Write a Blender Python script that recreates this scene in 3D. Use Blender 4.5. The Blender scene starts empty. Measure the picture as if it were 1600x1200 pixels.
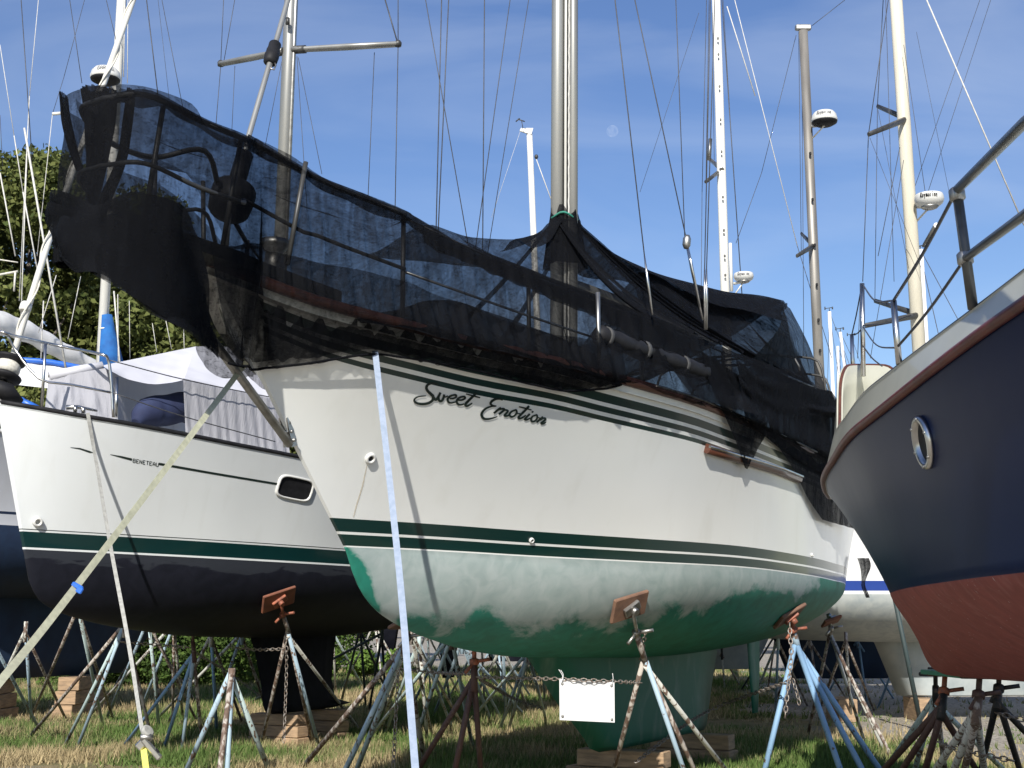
import bpy, math, random
import numpy as np
from mathutils import Vector
from mathutils.bvhtree import BVHTree
R = math.radians
rnd = random.Random(7)
SC = bpy.context.scene
COL = SC.collection

# ---------------------------------------------------------------- camera
F, HOR, EYE = 2100.0, 968.0, 1.6
PITCH = math.atan((HOR - 600) / F)
cam = bpy.data.cameras.new('camera'); co = bpy.data.objects.new('camera', cam); COL.objects.link(co)
cam.sensor_width = 36; cam.lens = F / 1600 * 36; cam.clip_end = 6000; cam.clip_start = 0.1
co.location = (0, 0, EYE); co.rotation_euler = (math.pi / 2 + PITCH, 0, 0)
SC.camera = co
# ---------------------------------------------------------------- sky and sun
SUN_EL, SUN_AZ = 34.0, 189.0      # azimuth clockwise from +Y: the sun stands behind the camera on its left
world = bpy.data.worlds.new('World'); SC.world = world; world.use_nodes = True
nt = world.node_tree; nt.nodes.clear()
wo = nt.nodes.new('ShaderNodeOutputWorld'); bg = nt.nodes.new('ShaderNodeBackground')
sky = nt.nodes.new('ShaderNodeTexSky'); sky.sky_type = 'NISHITA'; sky.sun_disc = False
sky.sun_elevation = R(SUN_EL); sky.sun_rotation = R(SUN_AZ)
sky.air_density = 1.15; sky.dust_density = 0.35; sky.ozone_density = 3.4
tc = nt.nodes.new('ShaderNodeTexCoord'); mp = nt.nodes.new('ShaderNodeMapping')
mp.inputs['Rotation'].default_value = (0, 0.25, 0.5); mp.inputs['Scale'].default_value = (1.1, 2.2, 5.5)
no = nt.nodes.new('ShaderNodeTexNoise'); no.inputs['Scale'].default_value = 2.2; no.inputs['Detail'].default_value = 7; no.inputs['Distortion'].default_value = 0.7
cr = nt.nodes.new('ShaderNodeValToRGB'); cr.color_ramp.elements[0].position = 0.42; cr.color_ramp.elements[1].position = 0.85
cr.color_ramp.elements[0].color = (0, 0, 0, 1); cr.color_ramp.elements[1].color = (0.24, 0.24, 0.24, 1)
mx = nt.nodes.new('ShaderNodeMixRGB'); mx.inputs[2].default_value = (7.0, 7.6, 8.4, 1)
L = nt.links.new
L(tc.outputs['Generated'], mp.inputs[0]); L(mp.outputs[0], no.inputs[0]); L(no.outputs[0], cr.inputs[0])
hs = nt.nodes.new('ShaderNodeHueSaturation'); hs.inputs['Saturation'].default_value = 1.12; hs.inputs['Hue'].default_value = .513; L(sky.outputs[0], hs.inputs['Color'])
L(cr.outputs[0], mx.inputs[0]); L(hs.outputs[0], mx.inputs[1]); L(mx.outputs[0], bg.inputs[0]); L(bg.outputs[0], wo.inputs[0])
bg.inputs[1].default_value = 0.094
sd = bpy.data.lights.new('sun', 'SUN'); sd.energy = 5.0; sd.angle = R(0.6); sd.color = (1.0, 0.955, 0.885)
so = bpy.data.objects.new('sun', sd); COL.objects.link(so)
sv = Vector((math.sin(R(SUN_AZ)) * math.cos(R(SUN_EL)), math.cos(R(SUN_AZ)) * math.cos(R(SUN_EL)), math.sin(R(SUN_EL))))
so.rotation_euler = sv.to_track_quat('Z', 'Y').to_euler(); so.location = sv * 60
SC.view_settings.view_transform = 'Standard'; SC.view_settings.look = 'None'; SC.view_settings.exposure = 0.48; SC.view_settings.gamma = 1
SC.cycles.max_bounces = 8; SC.cycles.transparent_max_bounces = 24
SC.render.engine = 'CYCLES'

# ---------------------------------------------------------------- picture geometry
CP, SP = math.cos(PITCH), math.sin(PITCH)
def ray(px, py):
    a, b = (px - 800) / F, (600 - py) / F
    return Vector((a, CP - b * SP, SP + b * CP))
def at(px, py, Y):
    d = ray(px, py); return Vector((0, 0, EYE)) + d * (Y / d.y)
def gr(px, py, z=0.0):
    d = ray(px, py); return Vector((0, 0, EYE)) + d * ((z - EYE) / d.z)
def proj(p):
    x, y, z = p[0], p[1], p[2] - EYE
    dep = y * CP + z * SP; up = -y * SP + z * CP
    return 800 + F * x / dep, 600 - F * up / dep
def lerp(a, b, t): return a + (b - a) * t
def interp(pts, x):
    """smooth monotone-ish interpolation through (x, y) pairs"""
    if x <= pts[0][0]:
        (x0, y0), (x1, y1) = pts[0], pts[1]; return y0 + (y1 - y0) / (x1 - x0) * (x - x0) if x < x0 else y0
    if x >= pts[-1][0]:
        (x0, y0), (x1, y1) = pts[-2], pts[-1]; return y1 + (y1 - y0) / (x1 - x0) * (x - x1)
    n = len(pts)
    for i in range(n - 1):
        if pts[i][0] <= x <= pts[i + 1][0]: break
    def d(k): return (pts[k + 1][1] - pts[k][1]) / (pts[k + 1][0] - pts[k][0])
    def tan(k):
        if k == 0: return d(0)
        if k == n - 1: return d(n - 2)
        a, b = d(k - 1), d(k)
        return 0 if a * b <= 0 else 2 * a * b / (a + b)
    x0, y0 = pts[i]; x1, y1 = pts[i + 1]; h = x1 - x0; t = (x - x0) / h
    m0, m1 = tan(i) * h, tan(i + 1) * h
    return (2*t**3-3*t*t+1)*y0 + (t**3-2*t*t+t)*m0 + (-2*t**3+3*t*t)*y1 + (t**3-t*t)*m1
def spline(pts, n):
    """Catmull-Rom through 3D points, n samples per segment"""
    P = [Vector(p) for p in pts]; out = []
    for i in range(len(P) - 1):
        p0 = P[i - 1] if i else P[0] * 2 - P[1]; p1, p2 = P[i], P[i + 1]
        p3 = P[i + 2] if i + 2 < len(P) else P[-1] * 2 - P[-2]
        for k in range(n):
            t = k / n
            out.append(0.5 * ((2 * p1) + (p2 - p0) * t + (2*p0 - 5*p1 + 4*p2 - p3) * t*t + (3*p1 - p0 - 3*p2 + p3) * t**3))
    out.append(P[-1]); return out

# ---------------------------------------------------------------- mesh collector
class MB:
    def __init__(s): s.v = []; s.f = []; s.m = []; s.mi = 0; s.sm = []
    def quad(s, a, b, c, d): 
        n = len(s.v); s.v += [tuple(a), tuple(b), tuple(c), tuple(d)]; s.face((n, n+1, n+2, n+3))
    def face(s, f, sm=False): s.f.append(tuple(f)); s.m.append(s.mi); s.sm.append(sm)
    def box(s, c, size, rot=None, bev=0.0):
        c = Vector(c); hx, hy, hz = size[0]/2, size[1]/2, size[2]/2
        if bev:
            b = min(bev, hx*.9, hy*.9, hz*.9); pts = []
            rings = [(hx-b, hy-b, -hz), (hx, hy, -hz+b), (hx, hy, hz-b), (hx-b, hy-b, hz)]
            n = len(s.v)
            for (x, y, z) in rings:
                for (i, j) in ((x-b, y), (x, y-b)) if False else ((1,1),(-1,1),(-1,-1),(1,-1)):
                    for (ox, oy) in (((x, y-b) if i*j > 0 else (x-b, y)), ((x-b, y) if i*j > 0 else (x, y-b))):
                        p = Vector((i*ox, j*oy, z)); pts.append(p)
            for p in pts: s.v.append(tuple(c + (rot @ p if rot is not None else p)))
            for r in range(3):
                for k in range(8):
                    a = n + r*8 + k; b2 = n + r*8 + (k+1) % 8; s.face((a, b2, b2+8, a+8))
            s.face([n+k for k in range(7, -1, -1)]); s.face([n+24+k for k in range(8)])
            return s
        n = len(s.v)
        for z in (-hz, hz):
            for (x, y) in ((-hx,-hy),(hx,-hy),(hx,hy),(-hx,hy)):
                p = Vector((x, y, z)); s.v.append(tuple(c + (rot @ p if rot is not None else p)))
        for f in ((3,2,1,0),(4,5,6,7),(0,1,5,4),(1,2,6,5),(2,3,7,6),(3,0,4,7)): s.face([n+k for k in f])
        return s
    def tube(s, pts, r, n=8, cap=True, flat=1.0, up=None):
        P = [Vector(p) for p in pts]; rs = r if isinstance(r, (list, tuple)) else [r] * len(P)
        base = len(s.v); prev = None
        for i, p in enumerate(P):
            t = (P[min(i+1, len(P)-1)] - P[max(i-1, 0)]).normalized()
            if prev is None:
                a = Vector(up) if up is not None else (Vector((0,0,1)) if abs(t.z) < .9 else Vector((1,0,0)))
                u = (a - t * a.dot(t)).normalized()
            else: u = (prev - t * prev.dot(t)).normalized()
            prev = u; w = t.cross(u)
            for k in range(n):
                an = 2*math.pi*k/n; s.v.append(tuple(p + u*math.cos(an)*rs[i] + w*math.sin(an)*rs[i]*flat))
        for i in range(len(P)-1):
            for k in range(n):
                a = base+i*n+k; b = base+i*n+(k+1)%n; s.face((a, b, b+n, a+n), True)
        if cap:
            s.face([base+k for k in range(n-1,-1,-1)]); s.face([base+(len(P)-1)*n+k for k in range(n)])
        return s
    def lathe(s, prof, c=(0,0,0), n=24, axis=None):
        c = Vector(c); q = Vector((0,0,1)).rotation_difference(Vector(axis)) if axis is not None else None
        base = len(s.v)
        for (r, z) in prof:
            for k in range(n):
                an = 2*math.pi*k/n; p = Vector((r*math.cos(an), r*math.sin(an), z))
                s.v.append(tuple(c + (q @ p if q else p)))
        for i in range(len(prof)-1):
            for k in range(n):
                a = base+i*n+k; b = base+i*n+(k+1)%n; s.face((a, b, b+n, a+n), True)
        s.face([base+k for k in range(n-1,-1,-1)]); s.face([base+(len(prof)-1)*n+k for k in range(n)])
        return s
    def grid(s, rows, closed=False, sm=True):
        base = len(s.v); m = len(rows[0])
        for r in rows: s.v += [tuple(p) for p in r]
        for i in range(len(rows)-1):
            for k in range(m if closed else m-1):
                a = base+i*m+k; b = base+i*m+(k+1)%m; s.face((a, b, b+m, a+m), sm)
        return s
    def slab(s, poly, th):
        """closed flat polygon extruded along th"""
        n = len(s.v); k = len(poly); th = Vector(th)
        s.v += [tuple(p) for p in poly] + [tuple(Vector(p)+th) for p in poly]
        s.face(range(k-1,-1,-1)); s.face(range(n+k-n, 2*k)) if False else None
        s.f[-1] = tuple(n+i for i in range(k-1,-1,-1))
        s.face([n+k+i for i in range(k)])
        for i in range(k):
            j = (i+1)%k; s.face((n+i, n+j, n+k+j, n+k+i))
        return s
    def build(s, name, mat, parent=None, mats=None):
        me = bpy.data.meshes.new(name); me.from_pydata(s.v, [], s.f); 
        for m_ in (mats or [mat]): me.materials.append(m_)
        me.polygons.foreach_set('material_index', s.m if mats else [0]*len(s.f))
        me.polygons.foreach_set('use_smooth', s.sm); me.update()
        o = bpy.data.objects.new(name, me); COL.objects.link(o)
        if parent is not None:
            o.parent = parent
            if parent.type == 'EMPTY' or True: o.matrix_parent_inverse = pinv(parent)
        return o
def world_loc(o):
    p = Vector((0,0,0))
    while o is not None: 
        p += o.location; o = o.parent
    return p
from mathutils import Matrix
PINV = {}
def pinv(parent):
    # parents are unrotated; meshes are written in world coordinates
    return Matrix.Translation(-PINV.get(parent.name, Vector((0,0,0))))
def tag(o, label=None, cat=None, group=None, kind=None):
    if label: o['label'] = label
    if cat: o['category'] = cat
    if group: o['group'] = group
    if kind: o['kind'] = kind
    return o
def empty(name, loc, label, cat, group=None, kind=None):
    o = bpy.data.objects.new(name, None); COL.objects.link(o); o.location = loc; o.empty_display_size = .2
    PINV[o.name] = Vector(loc); return tag(o, label, cat, group, kind)

# ---------------------------------------------------------------- materials
def newmat(name):
    m = bpy.data.materials.new(name); m.use_nodes = True; t = m.node_tree
    return m, t, t.nodes['Principled BSDF']
def nd(t, k, **kw):
    n = t.nodes.new(k)
    for a, b in kw.items():
        if a in n.inputs: n.inputs[a].default_value = b
        else: setattr(n, a, b)
    return n
def ramp(t, src, stops, interp_='LINEAR'):
    r = t.nodes.new('ShaderNodeValToRGB'); r.color_ramp.interpolation = interp_
    e = r.color_ramp.elements
    while len(e) < len(stops): e.new(0.5)
    for el, (p, c) in zip(e, stops):
        el.position = p; el.color = (c, c, c, 1) if isinstance(c, (int, float)) else (*c, 1)
    t.links.new(src, r.inputs[0]); return r.outputs[0]
def mixc(t, f, a, b, mode='MIX'):
    n = t.nodes.new('ShaderNodeMixRGB'); n.blend_type = mode
    for i, s_ in ((0, f), (1, a), (2, b)):
        if hasattr(s_, 'is_linked'): t.links.new(s_, n.inputs[i])
        else: n.inputs[i].default_value = s_ if i == 0 else ((*s_, 1) if len(s_) == 3 else s_)
    return n.outputs[0]
def mth(t, op, a, b=None, c=None):
    n = t.nodes.new('ShaderNodeMath'); n.operation = op
    for i, s_ in enumerate((a, b, c)):
        if s_ is None: continue
        if hasattr(s_, 'is_linked'): t.links.new(s_, n.inputs[i])
        else: n.inputs[i].default_value = s_
    return n.outputs[0]
def noise(t, scale, detail=4, dist=0.0, stretch=None, rough=.5, coord='Object'):
    c = t.nodes.new('ShaderNodeTexCoord').outputs[coord]
    if stretch:
        m = t.nodes.new('ShaderNodeMapping'); m.inputs['Scale'].default_value = stretch; t.links.new(c, m.inputs[0]); c = m.outputs[0]
    n = nd(t, 'ShaderNodeTexNoise', Scale=scale, Detail=detail, Distortion=dist, Roughness=rough); t.links.new(c, n.inputs['Vector']); return n.outputs[0]
def bump(t, b, src, strength=.3, dist=.02):
    n = nd(t, 'ShaderNodeBump', Strength=strength, Distance=dist); t.links.new(src, n.inputs['Height']); t.links.new(n.outputs[0], b.inputs['Normal'])
def pm(name, c1, c2=None, scale=6, rough=.5, metal=0, bmp=0, lo=.35, hi=.65, stretch=None, detail=5, coat=0, spec=None):
    m, t, b = newmat(name)
    b.inputs['Roughness'].default_value = rough; b.inputs['Metallic'].default_value = metal; b.inputs['Coat Weight'].default_value = coat
    if spec is not None: b.inputs['Specular IOR Level'].default_value = spec
    n = noise(t, scale, detail, stretch=stretch)
    col = ramp(t, n, [(lo, c1), (hi, c2 if c2 else tuple(min(1, x*.82) for x in c1))])
    t.links.new(col, b.inputs['Base Color'])
    if bmp: bump(t, b, n, bmp, .01)
    return m
M = {}
M['steel'] = pm('polished_steel', (.62,.61,.58), (.45,.44,.42), 9, .28, 1, .05)
M['dullsteel'] = pm('dull_steel', (.40,.40,.38), (.28,.27,.25), 14, .45, 1, .1)
M['alu'] = pm('anodised_aluminium', (.33,.33,.31), (.25,.25,.235), 3, .42, .5, .03, stretch=(1,1,.1))
M['alu_bare'] = pm('weathered_aluminium', (.25,.235,.21), (.16,.15,.135), 3, .5, .4, .05, stretch=(3,3,.3))
M['mastwhite'] = pm('white_mast_paint', (.66,.65,.61), (.56,.55,.50), 2, .35, 0, .02, stretch=(2,2,.3))
M['mastcream'] = pm('cream_mast_paint', (.62,.585,.48), (.52,.48,.38), 2, .35, 0, .02, stretch=(2,2,.3))
M['wire'] = pm('steel_wire', (.060,.062,.068), (.035,.036,.04), 20, .5, 0)
M['wirelight'] = pm('light_rope', (.55,.54,.50), (.42,.41,.38), 20, .7)
M['black'] = pm('black_plastic', (.010,.010,.011), (.018,.018,.020), 12, .6, spec=.2)
M['dark'] = pm('dark_anodised', (.045,.045,.043), (.028,.028,.027), 8, .45, 0)
M['railgrey'] = pm('dull_grey_rail', (.13,.13,.12), (.08,.08,.075), 9, .35, .5)
M['teak'] = pm('varnished_wood', (.105,.036,.020), (.065,.022,.013), 7, .4, 0, .1, stretch=(.5,.5,6), coat=.25)
M['rubber'] = pm('rubber', (.03,.03,.03), (.05,.05,.05), 15, .7)
M['gel'] = pm('white_gelcoat', (.62,.62,.59), (.55,.55,.52), 1.5, .3, 0, .01, coat=.3)
M['lumber'] = pm('weathered_lumber', (.40,.27,.16), (.23,.16,.10), 5, .85, 0, .5, stretch=(1,1,7))
M['ply'] = pm('plywood_pad', (.19,.105,.065), (.12,.065,.045), 9, .75, 0, .3)
M['orange'] = pm('orange_pad_paint', (.22,.078,.040), (.13,.05,.032), 9, .7, 0, .3)
M['orangemetal'] = pm('orange_metal', (.33,.10,.05), (.15,.06,.04), 25, .6, .1, .3)
M['strap'] = pm('cream_webbing', (.44,.44,.31), (.35,.35,.25), 30, .8, 0, .2)
M['strapblue'] = pm('pale_blue_webbing', (.26,.31,.40), (.21,.26,.34), 30, .8, 0, .2)
M['strapwhite'] = pm('white_webbing', (.34,.34,.315), (.25,.25,.23), 30, .8, 0, .2)
M['yellow'] = pm('yellow_webbing', (.62,.58,.14), (.5,.46,.1), 30, .8)
M['blueplastic'] = pm('blue_plastic', (.02,.13,.55), (.02,.10,.42), 12, .4)
M['bluecanvas'] = pm('blue_canvas', (.012,.12,.36), (.01,.075,.25), 6, .85, 0, .2)
M['navycanvas'] = pm('navy_canvas', (.012,.018,.055), (.02,.03,.08), 6, .85, 0, .2)
M['sign'] = pm('white_sign_plastic', (.60,.60,.60), (.55,.55,.545), 2, .4)
M['sail'] = pm('rolled_sailcloth', (.62,.62,.62), (.5,.5,.5), 5, .7, 0, .2)
M['cord'] = pm('green_cord', (.03,.22,.16), (.02,.15,.1), 15, .7)
M['rope'] = pm('white_rope', (.62,.60,.53), (.48,.46,.40), 40, .85, 0, .3)
M['black_letter'] = pm('dark_green_lettering', (.010,.022,.018), (.008,.016,.013), 5, .35)
M['grey_letter'] = pm('grey_lettering', (.10,.10,.11), (.13,.13,.14), 5, .5)
M['chain'] = pm('galvanised_chain', (.34,.33,.31), (.20,.14,.10), 60, .55, .6, .2)
M['radome'] = pm('radome_white', (.60,.60,.575), (.52,.52,.49), 4, .4)
M['green_board'] = pm('green_board', (.05,.22,.14), (.04,.15,.10), 8, .7)
def flaky(name, paint, rust=(.17,.105,.07), dark=(.06,.045,.038), lo=.48, hi=.56, sc=22):
    """old paint flaking off rusty steel"""
    m, t, b = newmat(name); b.inputs['Roughness'].default_value = .65
    n1 = noise(t, sc, 6, .6, (1,1,.45)); n2 = noise(t, 45, 4); n3 = noise(t, 4, 3)
    rc = mixc(t, n2, rust, dark); pc = mixc(t, n3, paint, tuple(x*.72 for x in paint))
    fac = ramp(t, mth(t, 'ADD', n1, mth(t, 'MULTIPLY', mth(t, 'SUBTRACT', n3, .5), .5)), [(lo, 0.0), (hi, 1.0)])
    t.links.new(mixc(t, fac, pc, rc), b.inputs['Base Color']); bump(t, b, fac, .35, .003); return m
M['f_blue'] = flaky('flaking_blue_paint', (.36,.48,.56), lo=.59, hi=.64)
M['f_skyblue'] = flaky('pale_blue_paint', (.24,.40,.58), lo=.63, hi=.68)
M['f_aqua'] = flaky('flaking_aqua_paint', (.45,.56,.55), lo=.57, hi=.62)
M['f_white'] = flaky('flaking_white_paint', (.56,.56,.50), lo=.53, hi=.59)
M['f_rust'] = flaky('rusty_steel', (.46,.42,.37), lo=.42, hi=.54)
M['f_brown'] = flaky('red_brown_paint', (.075,.036,.030), rust=(.13,.08,.06), lo=.58, hi=.66)
M['f_black'] = flaky('black_paint', (.018,.018,.02), rust=(.08,.045,.03), lo=.55, hi=.65)
M['f_green'] = flaky('dark_green_paint', (.03,.05,.05), lo=.6, hi=.7)
# ================================================================ hulls
class Hull:
    """plan: near side half-breadths are side*+; section slanted stations"""
    def __init__(s, bow, ang, L, ob, os_, bs, bw, zs, zw, zb, side=1, ns=60, e=((0,1.7),(.35,1.0),(1,1.1)), sheer_px=None, wl_px=None, flare=1.6):
        s.bow = Vector((bow[0], bow[1], 0)); s.d = Vector((ang[0], ang[1], 0)).normalized()
        s.n = Vector((s.d.y, -s.d.x, 0)) * side
        s.L, s.ob, s.os = L, ob, os_; s.bs, s.bw, s.zsl, s.zwl, s.zbl, s.e, s.flare = bs, bw, zs, zw, zb, e, flare
        s.sheer_px, s.wl_px = sheer_px, wl_px
        s.T = [ (i/ns)**1.35 if i < ns*.5 else None for i in range(ns+1)]
        a = .5**1.35
        s.T = [(i/ns)**1.35 if i/ns < .5 else a + (1-a)*(i/ns-.5)/.5 for i in range(ns+1)]
        if sheer_px: s.zsl = s.fit(s.sheer_xy, sheer_px)
        if wl_px: s.zwl = s.fit(s.wl_xy, wl_px)
    def sheer_xy(s, t, k=1.0):
        q = lerp(-s.ob, s.L + s.os, t); return s.bow + s.d*q + s.n*interp(s.bs, t)*k
    def wl_xy(s, t, k=1.0):
        q = lerp(0, s.L, t); return s.bow + s.d*q + s.n*interp(s.bw, t)*k
    def fit(s, fxy, px):
        out = []; xmax = px[-1][0]
        for i in range(21):
            t = i/20; p = fxy(t); z = 2.5
            for _ in range(25):
                x, y = proj((p.x, p.y, z)); yt = interp(px, min(x, xmax)); z = at(x, yt, p.y).z
            if x > xmax or (out and proj((p.x,p.y,z))[0] < proj(s.last)[0]): break
            out.append((t, z)); s.last = (p.x, p.y, z)
        if out[-1][0] < 1:
            m = (out[-1][1]-out[-3][1])/(out[-1][0]-out[-3][0]); out.append((1.0, out[-1][1]+max(-.15, min(.15, m*(1-out[-1][0])))))
        return out
    def zs(s, t): return interp(s.zsl, t)
    def zw(s, t): return interp(s.zwl, t)
    def zb(s, t): return interp(s.zbl, t)   # depth below waterline, positive
    def sheer(s, t, k=1.0, up=0.0):
        p = s.sheer_xy(t, k); return Vector((p.x, p.y, s.zs(t)+up))
    def centre(s, q, z): 
        p = s.bow + s.d*q; return Vector((p.x, p.y, z))
    def cl(s, q, off, z):
        p = s.bow + s.d*q + s.n*off; return Vector((p.x, p.y, z))
    def section(s, t, sg, nu=16, nl=16):
        q0, q1 = lerp(-s.ob, s.L+s.os, t), lerp(0, s.L, t)
        bs, bw = interp(s.bs, t), interp(s.bw, t); zs, zw, zb = s.zs(t), s.zw(t), s.zb(t); e = interp(s.e, t)
        out = []; info = []
        for i in range(nu+1):
            v = 1 - i/nu; z = lerp(zw, zs, v); b = bw + (bs-bw)*v**s.flare; q = lerp(q1, q0, v)
            out.append(s.cl(q, b*sg, z)); info.append((z-zw, zs-z, q))
        for i in range(1, nl+1):
            a = math.pi/2*i/nl; b = bw*math.cos(a)**e if i < nl else 0; z = zw - zb*math.sin(a)**(e if e > 1 else 1)
            out.append(s.cl(q1, b*sg, z)); info.append((z-zw, zs-z, q1))
        return out, info
    def build(s, name, mat, parent, transom=None):
        mb = MB(); cols = []
        for sg in (1, -1):
            rows = []
            for t in s.T:
                o, inf = s.section(t, sg); rows.append(o); cols += inf
            if sg < 0:
                base = len(mb.v); mb.grid([r for r in rows]); 
                mb.f[-(len(rows)-1)*(len(rows[0])-1):] = [tuple(reversed(f)) for f in mb.f[-(len(rows)-1)*(len(rows[0])-1):]]
            else: mb.grid(rows)
        a0, inf0 = s.section(0.0, 1); b0, _ = s.section(0.0, -1); n = len(mb.v); k = len(a0)
        mb.v += [tuple(p) for p in a0] + [tuple(p) for p in b0]; cols += inf0 + inf0
        for i in range(k-1): mb.face((n+k+i, n+k+i+1, n+i+1, n+i))
        # stern closure
        a, inf = s.section(1.0, 1); b, _ = s.section(1.0, -1); n = len(mb.v)
        mb.v += [tuple(p) for p in a] + [tuple(p) for p in b]; cols += inf + inf; k = len(a)
        for i in range(k-1): mb.face((n+i, n+i+1, n+k+i+1, n+k+i))
        o = mb.build(name, mat, parent)
        at_ = o.data.attributes.new('hc', 'FLOAT_VECTOR', 'POINT')
        at_.data.foreach_set('vector', np.array(cols, dtype=np.float32).ravel())
        s.obj = o; s.bvh = BVHTree.FromPolygons(mb.v, mb.f); return o
    def hit(s, px, py):
        d = ray(px, py); r = s.bvh.ray_cast(Vector((0,0,EYE)), d.normalized())
        if r[0] is None: return None, None
        n = r[1]; 
        if n.dot(d) > 0: n = -n
        return r[0], n
    def deck(s, name, mat, parent, drop=.03, camber=.06):
        mb = MB(); rows = []
        for t in s.T:
            rows.append([s.sheer(t, k*.995, -drop + camber*(1-k*k)*min(1, interp(s.bs, t))) for k in (1, .6, .2, -.2, -.6, -1)])
        mb.grid(rows); return mb.build(name, mat, parent)
    def rail(s, name, mat, parent, r=.03, t0=0, t1=1, up=.01, out=1.0, flat=.7, both=True):
        mb = MB()
        for sg in ((1, -1) if both else (1,)):
            mb.tube([s.sheer(lerp(t0, t1, i/60), out*sg, up) for i in range(61)], r, 8, flat=flat)
        return mb.build(name, mat, parent)
def decal(h, lines, name, mat, parent, lift=.004, step=3.0):
    """lines: list of (pts[(px,py)...], widths px) laid on the hull surface as thin raised film"""
    mb = MB()
    for pts, w in lines:
        ws = w if isinstance(w, (list, tuple)) else [w]*len(pts)
        P = []
        for i in range(len(pts)-1):
            L_ = math.dist(pts[i], pts[i+1]); n = max(1, int(L_/step))
            for k in range(n): P.append((lerp(pts[i][0], pts[i+1][0], k/n), lerp(pts[i][1], pts[i+1][1], k/n), lerp(ws[i], ws[i+1], k/n)))
        P.append((*pts[-1], ws[-1])); rows = []
        for i, (x, y, wd) in enumerate(P):
            a, b = P[max(i-1,0)], P[min(i+1,len(P)-1)]; dx, dy = b[0]-a[0], b[1]-a[1]; l = math.hypot(dx, dy) or 1
            nx, ny = -dy/l*wd/2, dx/l*wd/2; r = []
            for sg in (1, -1):
                p, n = h.hit(x+nx*sg, y+ny*sg)
                if p is None: break
                r.append(p + n*lift)
            if len(r) == 2: rows.append(r)
        if len(rows) > 1: mb.grid(rows)
    return mb.build(name, mat, parent)
def foil(h, name, mat, parent, prof, thick):
    """prof: list of (z, q_front, q_back) from root to tip on the centreline"""
    mb = MB(); rows = []
    for (z, a, b, th) in prof:
        r = []; n = 14
        for i in range(n):
            u = i/n*2; x = u if u <= 1 else 2-u; sg = 1 if u <= 1 else -1
            y = th*1.9*(math.sqrt(max(x,0)) - x)*1.05*(1 if x < .6 else 1) if 0 < x < 1 else 0
            r.append(h.cl(lerp(a, b, x), sg*y, z))
        rows.append(r)
    mb.grid(rows, closed=True); n = len(mb.v); mb.face([n-14+i for i in range(14)]); 
    o = mb.build(name, mat, parent)
    return o
def hullmat(name, top, bands, bottom, bottom2, patch=None, noise_amt=.05, rough=.28, topbands=(), coat=.4, brough=.6, fmin=None, below=0.0):
    """hc = (height above waterline, distance below sheer, distance aft). bands: (h0, h1, colour)"""
    m, t, b = newmat(name); L = t.links.new
    a = t.nodes.new('ShaderNodeAttribute'); a.attribute_name = 'hc'; sp = t.nodes.new('ShaderNodeSeparateXYZ'); L(a.outputs['Vector'], sp.inputs[0])
    h, d, q = sp.outputs
    n1 = noise(t, .9, 4); n2 = noise(t, 7, 6, .8); 
    c = mixc(t, ramp(t, n1, [(.3, 0), (.7, 1)]), top, tuple(x*(1-noise_amt) for x in top))
    ng = noise(t, 2.2, 6, .4, (2.5,2.5,.3)); c = mixc(t, ramp(t, ng, [(.52, 0), (.8, .22)]), c, tuple(x*.72 for x in (top[0], top[1]*.97, top[2]*.88)))
    def band(lo, hi, src): return mth(t, 'MULTIPLY', mth(t, 'GREATER_THAN', src, lo), mth(t, 'LESS_THAN', src, hi))
    for (lo, hi, colr) in bands: c = mixc(t, band(lo, hi, h), c, colr)
    for (lo, hi, colr, q0) in topbands:
        c = mixc(t, mth(t, 'MULTIPLY', band(lo, hi, d), mth(t, 'GREATER_THAN', mth(t, 'SUBTRACT', q, mth(t, 'MULTIPLY', d, 1.0)), q0)), c, colr)
    bt = mixc(t, ramp(t, n2, [(.35, 0), (.7, 1)]), bottom, bottom2)
    if patch: bt = patch(t, bt, h, d, q)
    under = mth(t, 'LESS_THAN', h, below)
    c = mixc(t, under, c, bt); L(c, b.inputs['Base Color'])
    L(mth(t, 'ADD', mth(t, 'MULTIPLY', under, brough-rough), rough), b.inputs['Roughness'])
    L(mth(t, 'MULTIPLY', mth(t, 'SUBTRACT', 1.0, under), coat), b.inputs['Coat Weight']); b.inputs['Coat Roughness'].default_value = .08
    n3 = noise(t, 1.7, 2); bump(t, b, n3, .06, .05); return m
GREEN = (.0035,.026,.022)
def patchA(t, bt, h, d, q):
    n = noise(t, 3.0, 10, .35, (1, .6, 1.2), .66); n4 = noise(t, .9, 3)
    # worn pale haze over the green antifouling: wide in front, breaking up low down and aft
    v = mth(t, 'ADD', mth(t, 'MULTIPLY', mth(t, 'ADD', h, .56), 1.25), mth(t, 'MULTIPLY', mth(t, 'SUBTRACT', n, .5), 1.0))
    v = mth(t, 'ADD', v, mth(t, 'MULTIPLY', mth(t, 'SUBTRACT', n4, .5), .8))
    v = mth(t, 'SUBTRACT', v, mth(t, 'MULTIPLY', mth(t, 'MAXIMUM', mth(t, 'SUBTRACT', q, 2.6), 0.0), .17))
    v = mth(t, 'SUBTRACT', v, mth(t, 'MAXIMUM', mth(t, 'MULTIPLY', mth(t, 'SUBTRACT', mth(t, 'ADD', .30, mth(t, 'MULTIPLY', h, -.5)), q), 3.0), 0.0))
    f = ramp(t, v, [(.0, 0), (.07, .50), (.16, .88), (.5, .97)])
    n5 = noise(t, 6, 6, 1.0); pale = mixc(t, ramp(t, n5, [(.35, 0), (.7, 1)]), (.36,.41,.395), (.27,.33,.315))
    return mixc(t, f, bt, pale)
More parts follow.
